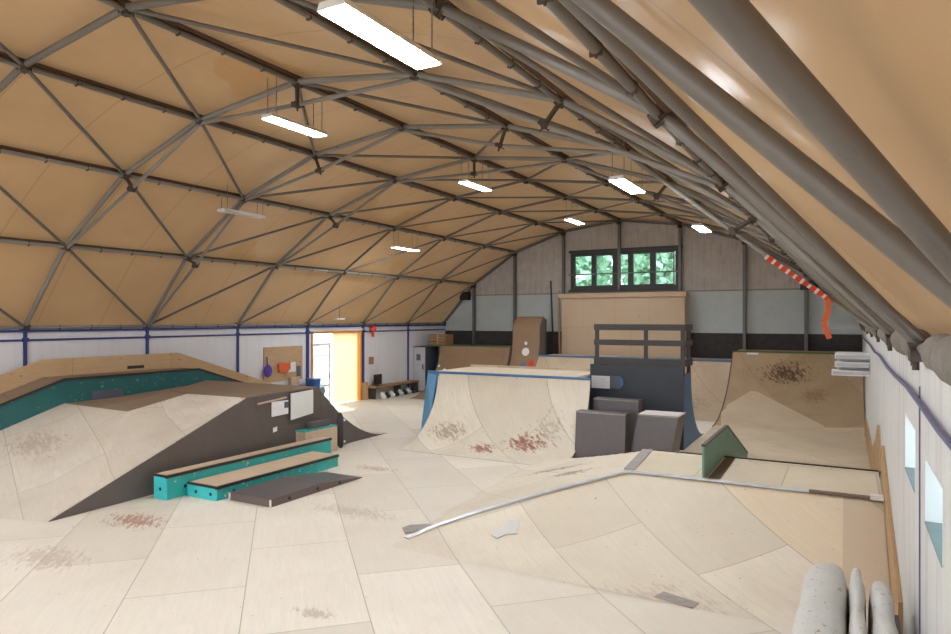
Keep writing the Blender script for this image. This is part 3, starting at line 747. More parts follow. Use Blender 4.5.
# spine ramp in the middle
t = thing('spine_ramp', (-6, 14.9, 0), 'plywood spine ramp with blue painted edges and coping in the middle of the hall', 'ramp')
pf = arcp(12.15, 13.85, 1.60, 18)
obj('riding_surface', MB().strip(pf, -8.73, -4.86, .025), 'qp', t, label='pale plywood front transition with red scuffs', smooth=True)
obj('coping', MB().tube((-9.02, 13.86, 1.60), (-4.86, 13.86, 1.60), .032, 12), 'coping_blue', t, label='blue painted coping pipe', smooth=True)
fb = MB().prism([(-9.02, 13.84, 0), (-8.70, 13.84, 0), (-8.70, 13.84, 1.60), (-9.02, 13.84, 1.60)], (0, .03, 0))
fb.prism([(-9.04, 13.5, .001), (-8.78, 12.7, .001), (-8.75, 13.0, .20), (-8.75, 13.5, .55), (-8.75, 13.80, 1.50), (-9.02, 13.82, 1.58)], (-.0, .02, 0))
obj('edge_panel', fb, 'blue_light', t, label='light blue end panel')
bd = body(pf, -8.71, -4.88, 13.87)
obj('front_body', bd, 'darkside', t)
dk = MB().box(-9.0, -5.32, 13.87, 15.97, 1.55, 1.60)
obj('deck', dk, 'deck_ply', t)
obj('frame_wall', MB().box(-9.0, -5.32, 13.9, 15.95, .001, 1.549), 'darkblue', t)
pb = arcp(17.60, 15.96, 1.66, 18)
obj('back_transition', MB().strip(pb, -9.0, -3.2, .025), 'qp_back', t, smooth=True)
side = [(-3.19, 15.18, .001), (-3.19, 15.18, 1.64)]+[(-3.19, y, z+.01) for y, z in reversed(pb)]
obj('side_panel', MB().prism(side, (.03, 0, 0)), 'blue_side', t, label='blue painted curved side panel')
obj('end_body', MB().box(-5.31, -3.2, 15.22, 15.95, .001, 1.62), 'darkblue', t)
obj('riser_board', MB().box(-5.31, -3.16, 15.14, 15.20, .001, 1.84), 'darkblue', t, label='blue black board riser')
# rail
t = thing('guard_rail', (-4.2, 15.3, 1.84), 'dark timber guard rail on top of the blue black riser', 'rail')
for x0 in (-5.22, -4.06, -3.24): obj('post', MB().box(x0, x0+.075, 15.22, 15.30, 1.64, 2.77), 'railwood', t)
for z0, z1 in ((2.64, 2.78), (2.29, 2.42), (1.84, 1.99)):
    obj('rail_board', MB().box(-5.24, -3.13, 15.202, 15.219, z0, z1), 'railwood', t)
    obj('return_board', MB().box(-3.155, -3.125, 15.23, 15.95, z0, z1), 'railwood', t)
obj('post', MB().box(-3.24, -3.165, 15.86, 15.94, 1.64, 2.77), 'railwood', t)
t = thing('rules_sign', (-4.9, 15.13, 1.4), 'white notice sheets with a blue printed edge on the blue black riser', 'sign')
obj('sheet', MB().box(-5.27, -4.83, 15.12, 15.135, 1.28, 1.57), 'paper', t)
obj('photo', MB().box(-4.81, -4.58, 15.12, 15.135, 1.29, 1.58), 'ink', t)
obj('sheet', MB().prism([(-4.58, 15.12, 1.31), (-4.50, 15.12, 1.40), (-4.52, 15.12, 1.52), (-4.58, 15.12, 1.57)], (0, .013, 0)), 'blue_ink', t)
mb = MB()
for r_ in range(7): mb.box(-5.23, -4.88-.03*(r_ % 3), 15.118, 15.12, 1.31+.035*r_, 1.313+.035*r_)
obj('printed_lines', mb, 'ink', t)
# stored kicker boxes in front of riser
def kick(x0, x1, y0, y1, h, lean, label, capm=None):
    t = thing('stored_kicker_ramp', ((x0+x1)/2, y0, 0), label, 'ramp', 'kicker ramps stored on end')
    o = lean
    obj('face_board', MB().prism([(x0, y0, .003), (x1, y0, .003), (x1+o, y0+.10, h), (x0+o, y0+.10, h)], (0, .03, 0)), 'phenolic', t, bevel=.004)
    obj('side_board', MB().prism([(x1-.03, y0+.031, .003), (x1-.03, y1, .003), (x1-.03+o, y1, h), (x1-.03+o, y0+.131, h)], (.028, 0, 0)), 'darkside', t)
    obj('side_board', MB().prism([(x0+.002, y0+.031, .003), (x0+.002, y1, .003), (x0+.002+o, y1, h), (x0+.002+o, y0+.131, h)], (.028, 0, 0)), 'darkside', t)
    obj('top_board', MB().prism([(x0+o, y0+.10, h), (x1+o, y0+.10, h), (x1+o, y1, h), (x0+o, y1, h)], (0, 0, .02)), capm or 'phenolic', t)
    obj('edge_strip', MB().bar((x0+o, y0+.095, h+.005), (x1+o, y0+.095, h+.005), .012, .03), 'tape_grey', t)
    return t
kick(-4.88, -3.84, 12.95, 13.35, .99, 0, 'dark phenolic kicker ramp stored on end, left front of the pair')
kick(-4.85, -3.86, 13.95, 14.35, 1.15, 0, 'dark phenolic kicker ramp stored behind the left front one')
kick(-3.83, -3.03, 13.2, 13.95, .98, .16, 'dark phenolic kicker ramp leaning beside the blue side panel', 'rope')
# back mini ramp quarter
t = thing('back_quarterpipe', (-6.4, 22.4, 0), 'wide plywood quarterpipe with blue coping in front of the beige panel', 'ramp')
pf = arcp(19.8, 22.45, 1.55, 16)
obj('riding_surface', MB().strip(pf, -9.84, -3.20, .025), 'qp_back', t, smooth=True)
obj('ramp_body', body(pf, -9.83, -3.21, 23.4), 'darkside', t)
obj('deck', MB().box(-9.83, -3.21, 22.47, 23.9, 1.535, 1.56), 'qp_back', t)
obj('coping', MB().tube((-9.84, 22.46, 1.56), (-3.20, 22.46, 1.56), .035, 10), 'coping_blue', t, smooth=True)
t = thing('right_quarterpipe', (-1.3, 22.5, 0), 'large brown plywood quarterpipe in the far right corner', 'ramp')
pf = arcp(18.9, 22.55, 1.86, 18)
obj('riding_surface', MB().strip(pf, -3.17, .40, .025), 'qp_right', t, smooth=True)
obj('ramp_body', body(pf, -3.16, .39, 24.0), 'darkside', t)
obj('side_edge', MB().strip([(y, z+.012) for y, z in pf], -3.195, -3.165, .06), 'kicker', t)
obj('deck', MB().box(-3.16, .39, 22.57, 24.2, 1.845, 1.87), 'qp_right', t)
obj('coping', MB().tube((-3.17, 22.56, 1.87), (.40, 22.56, 1.87), .03, 10), 'green_edge', t, smooth=True)
# pale patch on the surface (triangular sheet screwed on top)
def on_arc(pf, y):
    for a, b in zip(pf, pf[1:]):
        if min(a[0], b[0]) <= y <= max(a[0], b[0]): return a[1]+(b[1]-a[1])*(y-a[0])/(b[0]-a[0])
    return 0
def sheet_on(pf, xl, xr, ya, yb, n=14, lift=.006):
    """sheet bounded by x = xl(t), xr(t) for y from ya to yb"""
    mb = MB()
    for i in range(n+1):
        s_ = i/n; y = ya+(yb-ya)*s_; z = on_arc(pf, y)+lift; mb.v += [(xl(s_), y, z), (xr(s_), y, z)]
    for i in range(n): mb.f.append((2*i, 2*i+1, 2*i+3, 2*i+2))
    return mb
def hit(px, py, prof, lift):
    u = (px-475.5)/F; v = (319-py)/F; d = (-math.sin(TH)+math.cos(TH)*u, math.cos(TH)+math.sin(TH)*u, v)
    lo, hi = 17.0/d[1], 22.5/d[1]
    for _ in range(50):
        m_ = (lo+hi)/2; z = CAMZ+d[2]*m_
        if z > on_arc(prof, d[1]*m_): lo = m_
        else: hi = m_
    y = d[1]*lo; return (d[0]*lo, y, on_arc(prof, y)+lift)
def interp(pts, x):
    for a, b in zip(pts, pts[1:]):
        if a[0] <= x <= b[0]: return a[1]+(b[1]-a[1])*(x-a[0])/(b[0]-a[0])
    return pts[-1][1]
def draped(prof, up, lo_, lift, n=16, m=8):
    mb = MB(); x0 = up[0][0]; x1 = up[-1][0]
    for i in range(n+1):
        x = x0+(x1-x0)*i/n; a = interp(up, x); b = interp(lo_, x)
        for k in range(m+1): mb.v.append(hit(x, a+(b-a)*k/m+.01*k, prof, lift))
    for i in range(n):
        for k in range(m): mb.f.append((i*(m+1)+k, (i+1)*(m+1)+k, (i+1)*(m+1)+k+1, i*(m+1)+k+1))
    return mb
obj('patch_sheet', draped(pf, [(726.5, 406), (753, 390), (824, 426.5)], [(726.5, 408), (745, 421), (770, 426.5), (800, 428.5), (824, 428)], .016), 'qp_patch', t, label='pale triangular replacement sheet', recalc=False)
obj('lower_sheet', draped(pf, [(721, 412), (726.5, 408), (745, 421), (770, 426.5), (800, 428.5), (824, 428), (864.5, 428)], [(721, 437), (864.5, 444)], .010, 24), 'qp_low', t, label='paler lower sheets', recalc=False)
obj('sticker', MB().box(-2.75, -2.42, 22.43, 22.50, 1.79, 1.85), 'paper', t)
# brown ramp and tall curved ramp far left
t = thing('brown_quarterpipe', (-12.5, 22.5, 0), 'brown plywood quarterpipe with a green lip by the far left corner', 'ramp')
pf = arcp(20.2, 22.4, 1.83, 16)
obj('riding_surface', MB().strip(pf, -14.0, -10.99, .025), 'brown_ply', t, smooth=True)
obj('ramp_body', body(pf, -13.99, -11.0, 24.0), 'darkside', t)
obj('coping', MB().box(-14.6, -10.99, 22.40, 22.50, 1.815, 1.88), 'green_edge', t)
obj('deck', MB().box(-14.6, -11.0, 22.5, 24.3, 1.81, 1.84), 'darkside', t)
for (x, y, s_) in ((-13.6, 22.0, .07), (-13.9, 22.1, .05), (-11.2, 22.0, .09), (-12.35, 21.1, .16)):
    z = on_arc(pf, y); z2 = on_arc(pf, y+.08); mbp = MB(); n = 10; sl = (z2-z)/.08; c = 1/math.hypot(1, sl)
    ring = [(x+s_*math.cos(2*math.pi*i/n)*(1+.25*math.sin(i*2.3)), y+s_*c*math.sin(2*math.pi*i/n), z+.012+s_*c*sl*math.sin(2*math.pi*i/n)) for i in range(n)]
    obj('sticker', mbp.prism(ring, (0, -.008, .008)), 'paper', t)
t = thing('tall_curved_ramp', (-10.4, 22.5, 0), 'tall narrow brown ramp with a rounded top rising against the end wall', 'ramp')
pt = arcp(20.3, 22.65, 2.45, 14)
for i in range(1, 9):
    a = i/8*math.radians(80); pt.append((22.65+.55*(1-math.cos(a)), 2.45+.55*math.sin(a)))
obj('riding_surface', MB().strip(pt, -10.97, -9.90, .025), 'brown_ply', t, smooth=True)
side = [(-9.90, y, max(z-.03, .001)) for y, z in pt]+[(-9.90, 23.2, .001)]
obj('side_panel', MB().prism(side, (.03, 0, 0)), 'darkside', t)
obj('side_panel', MB().prism([(p[0]-1.09, p[1], p[2]) for p in side], (.03, 0, 0)), 'darkside', t)
obj('back_post', MB().box(-10.9, -9.95, 23.22, 23.45, .001, 2.9), 'railwood', t)
def disc_on(x, y, s_, m, name='sticker', asp=1):
    z = on_arc(pt, y); z2 = on_arc(pt, y+.06); sl = (z2-z)/.06; c = 1/math.hypot(1, sl); n = 14
    ring = [(x+s_*math.cos(2*math.pi*i/n), y-.01+s_*asp*c*math.sin(2*math.pi*i/n), z+.012+s_*asp*c*sl*math.sin(2*math.pi*i/n)) for i in range(n)]
    obj(name, MB().prism(ring, (0, -.008, .008)), m, t)
disc_on(-10.40, 22.55, .15, 'paper'); disc_on(-10.42, 22.62, .06, 'paper'); disc_on(-10.1, 22.36, .12, 'red', asp=1.6); disc_on(-10.42, 22.33, .12, 'blue_side')
cr = thing('wooden_crate', (-14.3, 23.0, 1.84), 'brown wooden crate standing on the deck of the brown quarterpipe', 'crate')
mb = MB()
for i in range(3): mb.box(-14.75, -13.95, 22.72, 22.745, 1.86+.15*i, 1.98+.15*i).box(-14.75, -13.95, 23.23, 23.255, 1.86+.15*i, 1.98+.15*i)
mb.box(-14.75, -14.725, 22.746, 23.229, 1.86, 2.28).box(-13.975, -13.95, 22.746, 23.229, 1.86, 2.28).box(-14.72, -13.98, 22.746, 23.229, 1.842, 1.87)
obj('crate_boards', mb, 'bin', cr)
obj('crate_post', MB().box(-14.38, -14.32, 22.69, 22.719, 1.85, 2.30), 'pine', cr)
# ---------------------------------------------------------- near bank (height field with hip)
def zb(x, y):
    r = 4.7; d = y-6.9
    f_ = 0 if d <= 0 else (r-math.sqrt(r*r-min(d, 2.5)**2))*.72/.7202
    if y > 11.12:
        d = 13.4-y; L2 = 2.28; r2 = (L2*L2+.72*.72)/(2*.72)
        f_ = 0 if d <= 0 else r2-math.sqrt(max(r2*r2-min(d, L2)**2, 0))
    g_ = .72+.285*(x+2.75+.08*(y-9.4))
    return max(0, min(f_, g_, .72))
t = thing('hip_bank', (-1.2, 9.5, 0), 'wide plywood hip bank with silver coping in the right foreground', 'ramp')
nx, ny = 66, 84; XA, XB, YA, YZ = -6.2, .385, 6.5, 13.5
mb = MB()
ysg = sorted([YA+(YZ-YA)*i/ny for i in range(ny+1)]+[9.40, 11.12]); ysg = [y for i, y in enumerate(ysg) if i == 0 or y-ysg[i-1] > .004]
xsg = [XA+(XB-XA)*i/nx for i in range(nx+1)]
for y in ysg:
    for x in xsg: mb.v.append((x, y, zb(x, y)))
n1 = len(xsg)
for i in range(len(ysg)-1):
    for k in range(nx):
        q = (i*n1+k, i*n1+k+1, (i+1)*n1+k+1, (i+1)*n1+k)
        if max(mb.v[a][2] for a in q) > 1e-4: mb.f.append(q)
mb.v = [(x, y, z+.004) for x, y, z in mb.v]
hb = obj('riding_surface', mb, 'bank_near', t, smooth=True, recalc=False)
ds = MB().drop([(-2.72, 9.44, .727), (.385, 9.44, .727), (.385, 11.10, .727), (-2.86, 11.10, .727)], .70, .003)
obj('deck', ds, 'deck_ply', t)
# coping along hip then level
cop = []
x = -5.2
ridge = []
for i in range(19):
    xx = -5.06+(2.31)*i/18
    # y where the near arc meets the left face
    lo, hi = 6.9, 9.4
    for _ in range(40):
        m_ = (lo+hi)/2; fz = (4.7-math.sqrt(4.7**2-(m_-6.9)**2)); gz = .72+.285*(xx+2.75+.08*(m_-9.4))
        if fz < gz: lo = m_
        else: hi = m_
    ridge.append((xx, lo, zb(xx, lo)+.012))
mb = MB()
for a, b in zip(ridge, ridge[1:]): mb.bar(a, b, .09, .02)
mb.bar(ridge[-1], (-2.68, 9.40, .738), .09, .02).bar((-2.72, 9.40, .738), (-.42, 9.40, .738), .07, .025)
obj('coping', mb, 'coping', t, label='silver metal coping strip')
obj('brown_edge_strip', MB().bar((-.42, 9.40, .738), (.36, 9.40, .738), .075, .03), 'coping_brown', t, label='brown worn edge strip at the wall end')
obj('corner_bracket', MB().box(.24, .38, 9.32, 9.44, .73, .78), 'white_metal', t)
obj('hip_strip', MB().bar((-2.74, 9.50, .738), (-2.89, 11.08, .738), .16, .012), 'tape_grey', t, label='grey worn strip across the deck')
obj('far_edge', MB().bar((-2.87, 11.11, .735), (.385, 11.11, .735), .05, .025), 'edge_black', t)
obj('end_tape', MB().prism([(x, y, zb(x, y)+.010) for x, y in ((-5.2, 7.42), (-4.95, 7.62), (-5.0, 7.80), (-5.14, 7.92), (-5.36, 7.76), (-5.38, 7.60))], (0, 0, .006)), 'tape_grey', t, label='dark worn patch at the foot of the hip')
obj('deck_stripe', MB().prism([(-1.66, 9.46, .731), (-1.50, 9.46, .731), (-1.52, 11.08, .731), (-1.66, 11.08, .731)], (0, 0, .004)), 'coping_brown', t, label='brown strip beside the green panel')  # thin brown strip laid on the deck along the panel
obj('tape_patch', MB().prism([(x, y, zb(x, y)+.014) for x, y in ((-4.06, 7.72), (-3.93, 7.66), (-3.88, 7.80), (-3.74, 7.86), (-3.80, 7.98), (-3.86, 8.20), (-4.0, 8.10), (-3.97, 7.92), (-4.08, 7.84))], (0, 0, .006)), 'rope', t, label='silver tape patch below the hip')
q = [(-1.76, 7.0), (-1.36, 6.90), (-1.32, 7.06), (-1.70, 7.16)]
obj('grip_patch', MB().prism([(x, y, zb(x, y)+.006) for x, y in q], (0, 0, .004)), 'tape_grey', t, label='grey grip patch near the foot')
# green ledge panel crossing the deck
t = thing('green_ledge_panel', (-1.7, 11.4, .72), 'weathered green upright board with a peaked top standing across the bank deck', 'panel')
gp = [(-1.72, 9.42, .735), (-1.72, 9.42, 1.17), (-1.72, 11.42, 1.16), (-1.72, 13.9, .30), (-1.72, 13.9, .01), (-1.72, 13.4, .02)]+[(-1.72, y, zb(-1.72, y)+.012) for y in (13.0, 12.5, 12.0, 11.6, 11.2)]
obj('board', MB().prism(gp, (.03, 0, 0)), 'green_panel', t)
obj('top_edge', MB().bar((-1.705, 9.42, 1.185), (-1.705, 11.42, 1.175), .05, .03).bar((-1.705, 11.42, 1.172), (-1.705, 13.9, .312), .05, .03), 'edge_black', t)
# lining boards on the right wall
def liner(pts, label):
    return obj('lining_board', MB().prism([(.388, y, z) for y, z in pts], (.034, 0, 0)), 'lining', label=label, cat='board')
liner([(6.9, .02), (6.9, .43), (8.5, .80), (10.2, 1.25), (10.2, .76), (9.4, .70), (8.5, .3), (7.6, .05)], 'orange brown board lining the wall above the near bank, rising to the deck')
liner([(10.97, .76), (11.5, 1.34), (12.6, .95), (14.4, .47), (18.9, .47), (18.9, .02), (13.5, .02), (12.2, .3), (11.2, .72)], 'brown board lining the right wall behind the deck, with a peaked end')
# ---------------------------------------------------------- stacked light fittings on right wall
t = thing('wall_heater', (.1, 16.5, 1.67), 'white slatted metal unit sticking out from the right wall', 'heater')
for i, (z0, x0) in enumerate(((2.04, -.24), (1.86, -.24), (1.68, -.30))):
    obj('housing', MB().box(x0, .42, 16.4, 16.75, z0, z0+.12), 'white_metal', t, bevel=.01)
    obj('slat', MB().box(x0+.03, .42, 16.385, 16.399, z0+.03, z0+.09), 'cabinet', t)
obj('back_plate', MB().box(-.20, .42, 16.76, 16.79, 1.68, 2.18), 'white_metal', t)
# ---------------------------------------------------------- mats
def matpad(x0, x1, top, yf, label, bow, par=None):
    t = par or thing('crash_mat', ((x0+x1)/2, 5, 0), label, 'mat', 'crash mats by the right wall')
    mb = MB(); n = 22; cs = 12
    for i in range(n+1):
        y = yf-(yf-2.0)*i/n; e = min(1, math.sqrt(max(0, (yf-y+.02)/.5)*1.0)) if y > yf-.5 else 1
        zt = top*(.80+.20*e); w0 = (x1-x0)*(.5+.5*e); cx = (x0+x1)/2-bow*(yf-y)*.05
        for k in range(cs):
            a = 2*math.pi*k/cs; ca, sa = math.cos(a), math.sin(a)
            px = cx+w0/2*(abs(ca)**.55)*(1 if ca > 0 else -1); pz = zt/2+.01+(zt/2)*(abs(sa)**.35)*(1 if sa > 0 else -1)
            mb.v.append((px+.012*math.sin(y*9+k), y, pz+.01*math.sin(y*7)))
    for i in range(n):
        for k in range(cs): mb.f.append((i*cs+k, i*cs+(k+1) % cs, (i+1)*cs+(k+1) % cs, (i+1)*cs+k))
    mb.f.append(tuple(range(cs))); mb.f.append(tuple(n*cs+k for k in range(cs-1, -1, -1)))
    o = obj('folded_layer' if par else 'padding', mb, 'mat', t)
    for p in o.data.polygons: p.use_smooth = True
    sd = o.modifiers.new('sub', 'SUBSURF'); sd.levels = 1; sd.render_levels = 1
    return t
lm = matpad(-.30, .035, 1.0, 6.35, 'thick stained white foam mat standing on edge, left of the pair by the right wall', .4)
matpad(.13, .295, .98, 6.15, 'thin stained white foam mat standing on edge closest to the right wall', 0)
matpad(.005, .118, .99, 6.36, '', 0, lm)
obj('floor_beam', MB().bar((.345, 3.0, .35), (.345, 6.8, .30), .08, .10).box(.305, .375, 3.2, 3.3, 0, .32).box(.305, .375, 6.3, 6.4, 0, .3), 'railwood', label='dark timber beam along the foot of the right wall beside the mats', cat='beam')
# ------------------------------------------------------------------ left funbox
SX = lambda y: -10.0-.03*(y-5.4)
t = thing('funbox', (-11.9, 9.5, 0), 'large funbox with dark side boards and worn pale plywood banks on the left', 'ramp')
A = (SX(5.4), 5.4, .0); A2 = (SX(6.05), 6.05, .24); B = (SX(9.12), 9.12, 1.38); Cc = (-11.65, 8.98, 1.385); D = (-11.58, 7.66, 1.19); E_ = (-13.85, 7.8, 1.19); F_ = (-13.85, 4.15, 0.)
G_ = (-12.55, 9.25, 1.385); H_ = (-13.3, 10.6, 1.385); I_ = (-13.85, 11.2, 1.385); J_ = (SX(11.15), 11.15, 1.40); K_ = (-13.85, 8.6, 1.19)
b1 = [A2, B, Cc, D]; b2 = [A, A2, D, E_, F_]; f1 = [D, Cc, G_, K_, E_]
mb = MB()
mb.drop(b2, .002, .012).drop(b1, .002, .012)
obj('bank_surface', MB().add([(p[0], p[1], p[2]+.004) for p in b2], [(0, 1, 2), (0, 2, 3, 4)]).add([(p[0], p[1], p[2]+.004) for p in b1], [(0, 1, 2), (0, 2, 3)]), 'funbox_top', t, label='worn pale plywood bank')
top = [B, J_, I_, H_, G_, Cc]
obj('deck', MB().prism([(p[0], p[1], p[2]) for p in top], (0, 0, .012)), 'deck_brown', t, label='grey brown worn deck')
obj('side_shelf', MB().add(f1, [(0, 1, 2, 3, 4)]).add([K_, G_, H_, I_, (-13.85, 10, 1.19)], [(0, 1, 2, 4), (2, 3, 4)]), 'deck_brown', t)
sidep = [(-10.0, 5.4, .003), (-10.0, 9.12, 1.375), (-10.0, 11.15, 1.395), (-10.0, 11.9, .73)]
ar = [(11.9+1.9*(i/8), .73*(1-i/8)**2.0+.004) for i in range(1, 9)]
sidep += [(-10.0, y, z) for y, z in ar]
sidep = [(SX(p[1]), p[1], p[2]) for p in sidep]
obj('side_panel', MB().prism(sidep, (.03, 0, 0)), 'darkside', t, label='dark brown side boards')
bb = [(SX(11.16)-.01, 11.16, 1.38)]+[(SX(11.9)-.01, 11.9, .72)]+[(SX(y)-.01, y, max(z-.006, .003)) for y, z in ar]
mb = MB()
for a, b in zip(bb, bb[1:]): mb.add([a, b, (-13.5, b[1], b[2]), (-13.5, a[1], a[2])], [(0, 1, 2, 3)])
obj('rear_bank', mb, 'funbox_top', t)
sm = MB()
for (y, z0, z1) in ((9.3, .02, 1.36), (7.4, .02, .70), (11.25, .02, 1.25)): sm.box(SX(y)+.03, SX(y)+.035, y-.008, y+.008, z0, z1)
sm.bar((SX(9.3)+.033, 9.3, .72), (SX(11.7)+.033, 11.7, .66), .01, .012, up=(1, 0, 0))
obj('panel_seam', sm, 'coping_brown', t)
obj('wood_strip', MB().bar((SX(9.42)+.045, 9.37, 1.235), (SX(10.15)+.045, 10.15, 1.285), .03, .045, up=(1, 0, 0)), 'benchtop', t, label='thin bare wooden strip')
def sidepaper(px0, px1, py0a, py1a, py0b, py1b, name, m, label, cat, d=.01):
    X = SX(9.3)+.042
    a = lw(px0, py0a, X); b = lw(px1, py0b, X); c = lw(px1, py1b, X); e = lw(px0, py1a, X)
    return MB().prism([(X, *a), (X, *b), (X, *c), (X, *e)], (d, 0, 0))
pp = thing('pinned_paper', (-9.96, 9.9, .9), 'white printed paper on the dark funbox side, left of the larger board', 'paper')
obj('sheet', sidepaper(271.5, 288, 402, 417, 400, 413.5, '', '', '', ''), 'paper', pp)
obj('photo', sidepaper(284, 288, 402, 408, 401.5, 407.5, '', '', '', '', .014), 'dark_steel', pp)
obj('whiteboard', sidepaper(290.5, 312.5, 393.5, 420, 389.5, 413, '', '', '', '', .02), 'board_white', label='square white board fixed to the dark funbox side near its deck', cat='board')
obj('sticker', sidepaper(273, 277, 428, 432.5, 426.5, 431, '', '', '', '', .006), 'paper', label='small pale sticker low on the dark funbox side', cat='sticker')
# ---------------------------------------------------------- ledge with dark teal fascia and pine boards
t = thing('teal_ledge', (-14.2, 9.4, 0), 'long raised ledge with dark teal fascia behind the funbox along the left wall', 'ledge')
def ztop(y): return 1.69-.33*max(0, 7.8-y) if y < 7.8 else (1.69 if y < 11 else max(.15, 1.69-.33*(y-11)))
yl = [3.2, 7.8, 11.0, 15.4]
fz = MB()
for a, b in zip(yl, yl[1:]):
    za_, zb_ = ztop(a+1e-6) if a != 11.0 else 1.69, ztop(b-1e-6)
    fz.prism([(-13.85, a, .002), (-13.85, b, .002), (-13.85, b, zb_-.03), (-13.85, a, za_-.03)], (-.03, 0, 0))
obj('fascia', fz, 'teal_dark', t, label='dark teal painted fascia with chips')
dk = MB(); ed = MB()
for a, b in zip(yl, yl[1:]):
    za_, zb_ = ztop(a+1e-6) if a != 11.0 else 1.69, ztop(b-1e-6)
    dk.prism([(-13.86, a, za_-.03), (-13.86, b, zb_-.03), (-14.6, b, zb_-.03), (-14.6, a, za_-.03)], (0, 0, .03))
    ed.bar((-13.84, a, za_-.01), (-13.84, b, zb_-.01), .04, .045)
obj('ledge_top', dk, 'deck_brown', t); obj('edge_angle', ed, 'edge_black', t)
bk = MB()
for a, b in zip(yl, yl[1:]):
    za_, zb_ = ztop(a+1e-6) if a != 11.0 else 1.69, ztop(b-1e-6)
    bk.prism([(-14.6, a, .003), (-14.6, b, .003), (-14.6, b, zb_+.37), (-14.6, a, za_+.37)], (-.03, 0, 0))
obj('pine_backboard', bk, 'pine', t, label='knotty pine backboard')
hole = MB()
hole.box(-14.60, -14.59, 9.65, 10.07, 1.74, 1.81)
obj('hand_hole', hole, 'black', t)
mark = MB().box(-13.849, -13.835, 8.36, 9.05, 1.195, 1.38)
obj('grip_board', mark, 'dark_steel', t, label='dark rounded board against the fascia', bevel=.003)
# ---------------------------------------------------------- manual pads
def padbox(x0, x1, y0, y1, h, label):
    t = thing('grind_ledge', ((x0+x1)/2, (y0+y1)/2, 0), label, 'ledge', 'turquoise grind ledges')
    obj('side_boards', MB().box(x0+.01, x1-.01, y0+.012, y1-.01, .002, h-.02), 'teal', t)
    obj('end_board', MB().box(x0, x1, y0, y0+.011, .002, h-.02), 'teal_end', t)
    obj('top_board', MB().box(x0+.015, x1-.035, y0+.03, y1, h-.019, h), 'benchtop', t)
    obj('edge_angle', MB().box(x1-.034, x1+.004, y0-.004, y1+.004, h-.045, h+.003).box(x0, x1-.035, y0-.004, y0+.029, h-.035, h+.002), 'edge_black', t)
    n = 2
    for i in range(n):
        cx = x0+(x1-x0)*(.3+.5*i) if x1-x0 > .5 else (x0+x1)/2
        if n == 2 and x1-x0 <= .5 and i: continue
        obj('hand_hole', MB().tube((cx, y0-.003, h*.42), (cx, y0+.002, h*.42), .03, 12), 'black', t)
    obj('hand_hole', MB().tube((x1-.012, y0+.35, h*.4), (x1-.007, y0+.35, h*.4), .03, 12), 'black', t)
padbox(-9.82, -9.50, 6.95, 10.86, .395, 'long narrow turquoise grind ledge beside the dark funbox side, the taller one')
padbox(-9.46, -8.76, 7.30, 10.22, .23, 'low wide turquoise grind ledge in front of the taller one')
t = thing('kicker_ramp', (-8.2, 8.4, 0), 'small flat dark brown kicker ramp lying in front of the turquoise ledges', 'ramp')
kp = [(-8.64, 7.46, .003), (-8.64, 7.46, .125), (-8.64, 8.62, .135), (-8.64, 9.66, .012), (-8.64, 9.66, .003)]
obj('ramp_body', MB().prism(kp, (.90, 0, 0)), 'kicker', t)
obj('top_sheet', MB().prism([(-8.645, 7.455, .126), (-8.645, 8.62, .137), (-8.645, 9.68, .013), (-8.645, 9.68, .008), (-8.645, 8.62, .130), (-8.645, 7.455, .120)], (.91, 0, 0)), 'phenolic', t)
for y, z in ((7.85, .06), (8.5, .065), (9.05, .045)): obj('hand_hole', MB().tube((-7.738, y, z), (-7.732, y, z), .028, 12), 'black', t)
for x, y in ((-8.66, 7.45), (-7.76, 7.45)): obj('corner_plate', MB().box(x, x+.035, y-.0, y+.01, .01, .12), 'white_metal', t)
# plywood box and leaning skateboard at the funbox
t = thing('plywood_box', (-10, 11, 0), 'pale plywood box with turquoise rim leaning at the far end of the dark side', 'box')
obj('box_body', MB().box(-10.12, -9.85, 10.45, 11.45, .002, .54), 'benchtop', t, bevel=.005)
obj('rim', MB().box(-10.13, -9.84, 10.44, 11.46, .541, .56), 'teal', t)
obj('grey_block', MB().box(-10.11, -9.95, 10.75, 11.32, .561, .70), 'phenolic', label='dark grey block lying on the pale plywood box', cat='block', bevel=.012)
t = thing('leaning_skateboard', (-9.92, 11.65, 0), 'dark skateboard standing on its tail beside the plywood box', 'skateboard')
mb = MB(); ring = []
for i in range(24):
    a = 2*math.pi*i/24; sx = math.cos(a); sz = math.sin(a)
    ring.append((.10*(abs(sx)**.8)*(1 if sx > 0 else -1), .40*(abs(sz)**.55)*(1 if sz > 0 else -1)))
obj('skate_deck', MB().prism([(-9.92+x, 11.62-.02*(z), .41+z) for x, z in ring], (0, .014, 0)), 'phenolic', t)
for z in (.16, .64):
    obj('truck', MB().tube((-9.99, 11.67, z), (-9.85, 11.67, z), .015).box(-9.94, -9.90, 11.636, 11.67, z-.02, z+.02), 'chain', t)
    for x in (-10.01, -9.86): obj('wheel', MB().tube((x, 11.67, z), (x+.035, 11.67, z), .028, 14), 'paper', t)
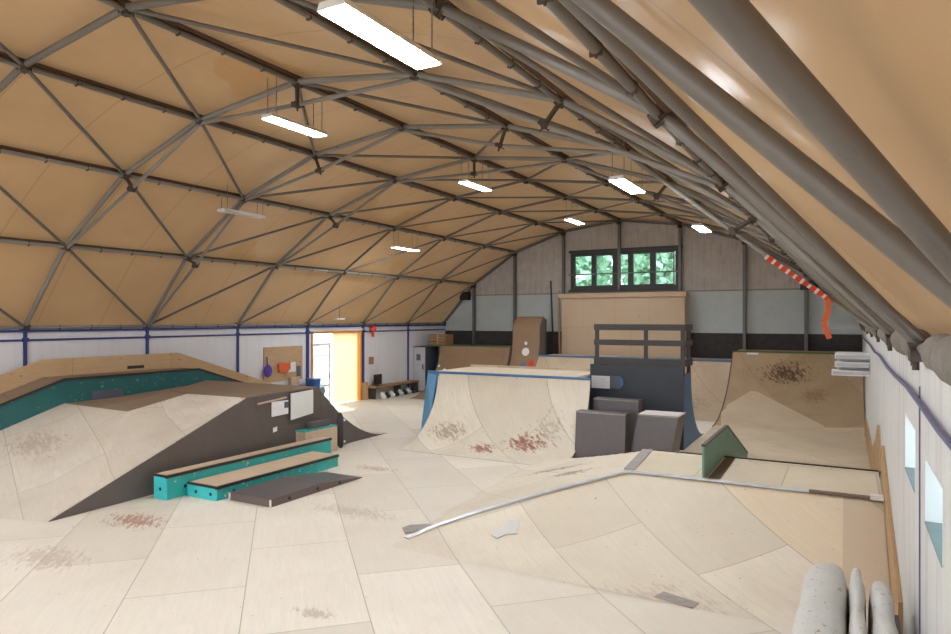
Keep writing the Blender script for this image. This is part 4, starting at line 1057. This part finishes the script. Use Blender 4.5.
# ------------------------------------------------------------------ trees outside the end window
def tree(x, y, h, sp, n, label):
    t = thing('garden_tree', (x, y, -.14), label, 'tree', 'trees outside the end window')
    obj('trunk', MB().tube((x, y, -.14), (x+.1, y, h*.5), .18, 8, .12).tube((x+.1, y, h*.5), (x-.5, y+.2, h*.9), .10, 6, .03).tube((x+.1, y, h*.45), (x+1.0, y-.3, h*.8), .07, 6, .02).tube((x+.05, y, h*.35), (x-1.2, y-.1, h*.65), .06, 6, .02), 'bark', t)
    mb = MB()
    for i in range(n):
        a = random.uniform(0, 2*math.pi); r = sp*math.sqrt(random.random()); zz = random.uniform(.22*h, 1.02*h)
        c = Vector((x+r*math.cos(a), y+r*.6*math.sin(a), zz)); s_ = random.uniform(.14, .28)
        e1 = Vector((random.uniform(-1, 1), random.uniform(-1, 1), random.uniform(-1, 1))).normalized(); e2 = e1.cross(Vector((random.uniform(-1, 1), random.uniform(-1, 1), .3))).normalized()
        mb.add([c-e1*s_, c+e2*s_*.6, c+e1*s_, c-e2*s_*.6], [(0, 1, 2, 3)])
    o = obj('foliage', mb, 'leaf', t, recalc=False)
tree(-11.7, 29.5, 7.5, 2.4, 5600, 'leafy green tree outside behind the left panes of the end window')
tree(-7.0, 30.0, 8.0, 2.4, 5600, 'leafy green tree outside behind the right panes of the end window')
tree(-17, 31.5, 7.5, 2.6, 3000, 'leafy green tree outside left of the other window trees')
# ------------------------------------------------------------------ world, sun, camera
wd = bpy.data.worlds.new('sky'); S.world = wd; wd.use_nodes = True; nt = wd.node_tree
bg = nt.nodes['Background']; tc = N(nt, 'ShaderNodeTexCoord'); sp = N(nt, 'ShaderNodeSeparateXYZ'); L(nt, tc.outputs['Generated'], sp.inputs[0])
c = mixc(nt, ramp(nt, sp.outputs['Z'], 0, .8), (.92, .96, 1.0), (.76, .86, 1.0)); L(nt, c, bg.inputs['Color']); bg.inputs['Strength'].default_value = 3.0
sd = bpy.data.lights.new('sun', 'SUN'); sd.energy = 4; sd.angle = math.radians(3); sd.color = (1, .95, .86)
so = bpy.data.objects.new('sun', sd); C.objects.link(so); so.rotation_euler = Vector((-.55, .25, .8)).to_track_quat('Z', 'Y').to_euler(); so.location = (-30, 20, 40)
cam = bpy.data.cameras.new('camera'); co = bpy.data.objects.new('camera', cam); C.objects.link(co)
co.location = (0, 0, CAMZ); co.rotation_euler = (math.pi/2, 0, TH)
cam.sensor_width = 36; cam.lens = F/951*36; cam.shift_y = (319.0-317)/951; cam.clip_start = .02; cam.clip_end = 300
S.camera = co
S.view_settings.view_transform = 'Standard'; S.view_settings.look = 'None'; S.view_settings.exposure = .92; S.view_settings.gamma = 1
S.view_settings.use_curve_mapping = False
S.cycles.use_denoising = True; S.cycles.max_bounces = 10; S.cycles.diffuse_bounces = 6
S.cycles.sample_clamp_indirect = 8; S.cycles.caustics_reflective = False; S.cycles.caustics_refractive = False
